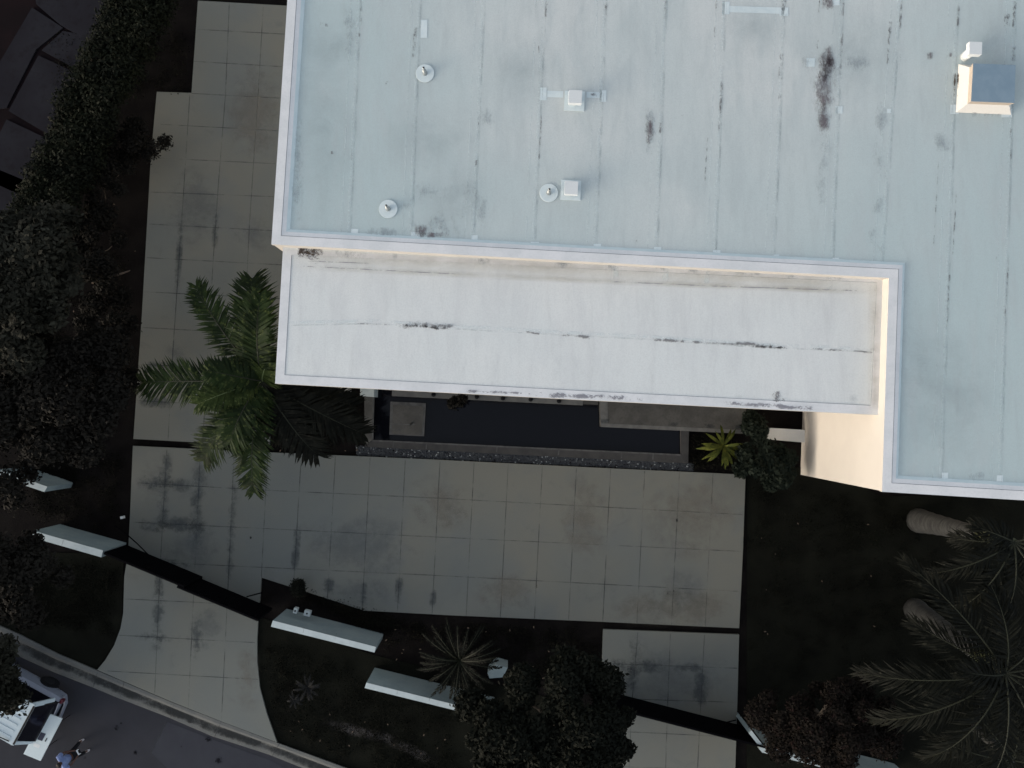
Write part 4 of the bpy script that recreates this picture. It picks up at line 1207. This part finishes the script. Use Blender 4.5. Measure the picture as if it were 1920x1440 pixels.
# vertices: pelvis 0 ...
bp_ = [B(-.08, 0, .95), B(-.12, 0, 1.15), B(-.14, 0, 1.38), B(-.11, 0, 1.50), B(-.05, 0, 1.60), B(-.04, 0, 1.70), B(-.05, 0, 1.76)]
br = [.13, .12, .13, .055, .075, .085, .05]
be = [(0, 1), (1, 2), (2, 3), (3, 4), (4, 5), (5, 6)]
for s in (1, -1):
    k = len(bp_)
    bp_ += [B(-.12, s * .21, 1.42), B(-.02, s * .28, 1.16), B(.24, s * .15, 1.08), B(.36, s * .10, 1.09)]
    br += [.045, .038, .032, .028]
    be += [(2, k), (k, k + 1), (k + 1, k + 2), (k + 2, k + 3)]
    k = len(bp_)
    bp_ += [B(-.05, s * .10, .88), B(.0, s * .17, .48), B(-.03, s * .23, .08), B(.08, s * .23, .04)]
    br += [.085, .055, .04, .035]
    be += [(0, k), (k, k + 1), (k + 1, k + 2), (k + 2, k + 3)]
skin_obj('body', bp_, be, br, M['skin'])
sp_ = [B(-.08, 0, .92), B(-.12, 0, 1.15), B(-.14, 0, 1.40)]; sr = [.18, .18, .19]; se = [(0, 1), (1, 2)]
for s in (1, -1):
    k = len(sp_); sp_ += [B(-.12, s * .24, 1.43), B(-.04, s * .28, 1.25)]; sr += [.10, .09]; se += [(2, k), (k, k + 1)]
skin_obj('shirt', sp_, se, sr, M['shirt'])
tp = [B(-.05, 0, .90)]; trr = [.15]; te = []
for s in (1, -1):
    k = len(tp); tp += [B(-.05, s * .10, .82), B(.0, s * .17, .48), B(-.03, s * .23, .10)]; trr += [.11, .085, .07]; te += [(0, k), (k, k + 1), (k + 1, k + 2)]
skin_obj('trousers', tp, te, trr, M['trouser'])
for s in (1, -1):
    skin_obj('shoe', [B(-.09, s * .23, .03), B(.02, s * .235, .035), B(.15, s * .24, .025)], [(0, 1), (1, 2)], [(.045, .045), (.052, .045), (.04, .03)], M['shoe'])
    for j in range(5):
        a = B(.36, s * (.10 - .02 + .0), 1.09) + ld * ((j - 2) * .018)
        skin_obj('finger', [a, a + fd * (.045 if j else .02) + Vector((0, 0, -.005)) - ld * s * (.005 if j else .03), a + fd * (.07 - abs(j - 2) * .008) * (1 if j else .6) + Vector((0, 0, -.02)) - ld * s * .02], [(0, 1), (1, 2)], [.010, .009, .007], M['skin'], sub=1)
skin_obj('hair', [B(-.08, 0, 1.63), B(-.06, 0, 1.72), B(-.07, 0, 1.77)], [(0, 1), (1, 2)], [.085, .105, .07], M['hair'])
for s in (1, -1):
    skin_obj('ear', [B(-.04, s * .085, 1.64), B(-.04, s * .09, 1.67)], [(0, 1)], [.015, .018], M['skin'], sub=1)
skin_obj('nose', [B(.03, 0, 1.67), B(.055, 0, 1.645)], [(0, 1)], [.012, .016], M['skin'], sub=1)
mb = MB(); mb.box(B(.42, 0, 1.10), fd * .05, ld * .10, (0, 0, .018), M['vwhite']); mb.box(B(.47, 0, 1.115), fd * .012, ld * .07, (0, 0, .05), M['black'])
o = mb.build('hand_controller'); tag(o, 'white hand controller held by the person in the blue shirt', 'controller')
bv = o.modifiers.new('b', 'BEVEL'); bv.width = .01
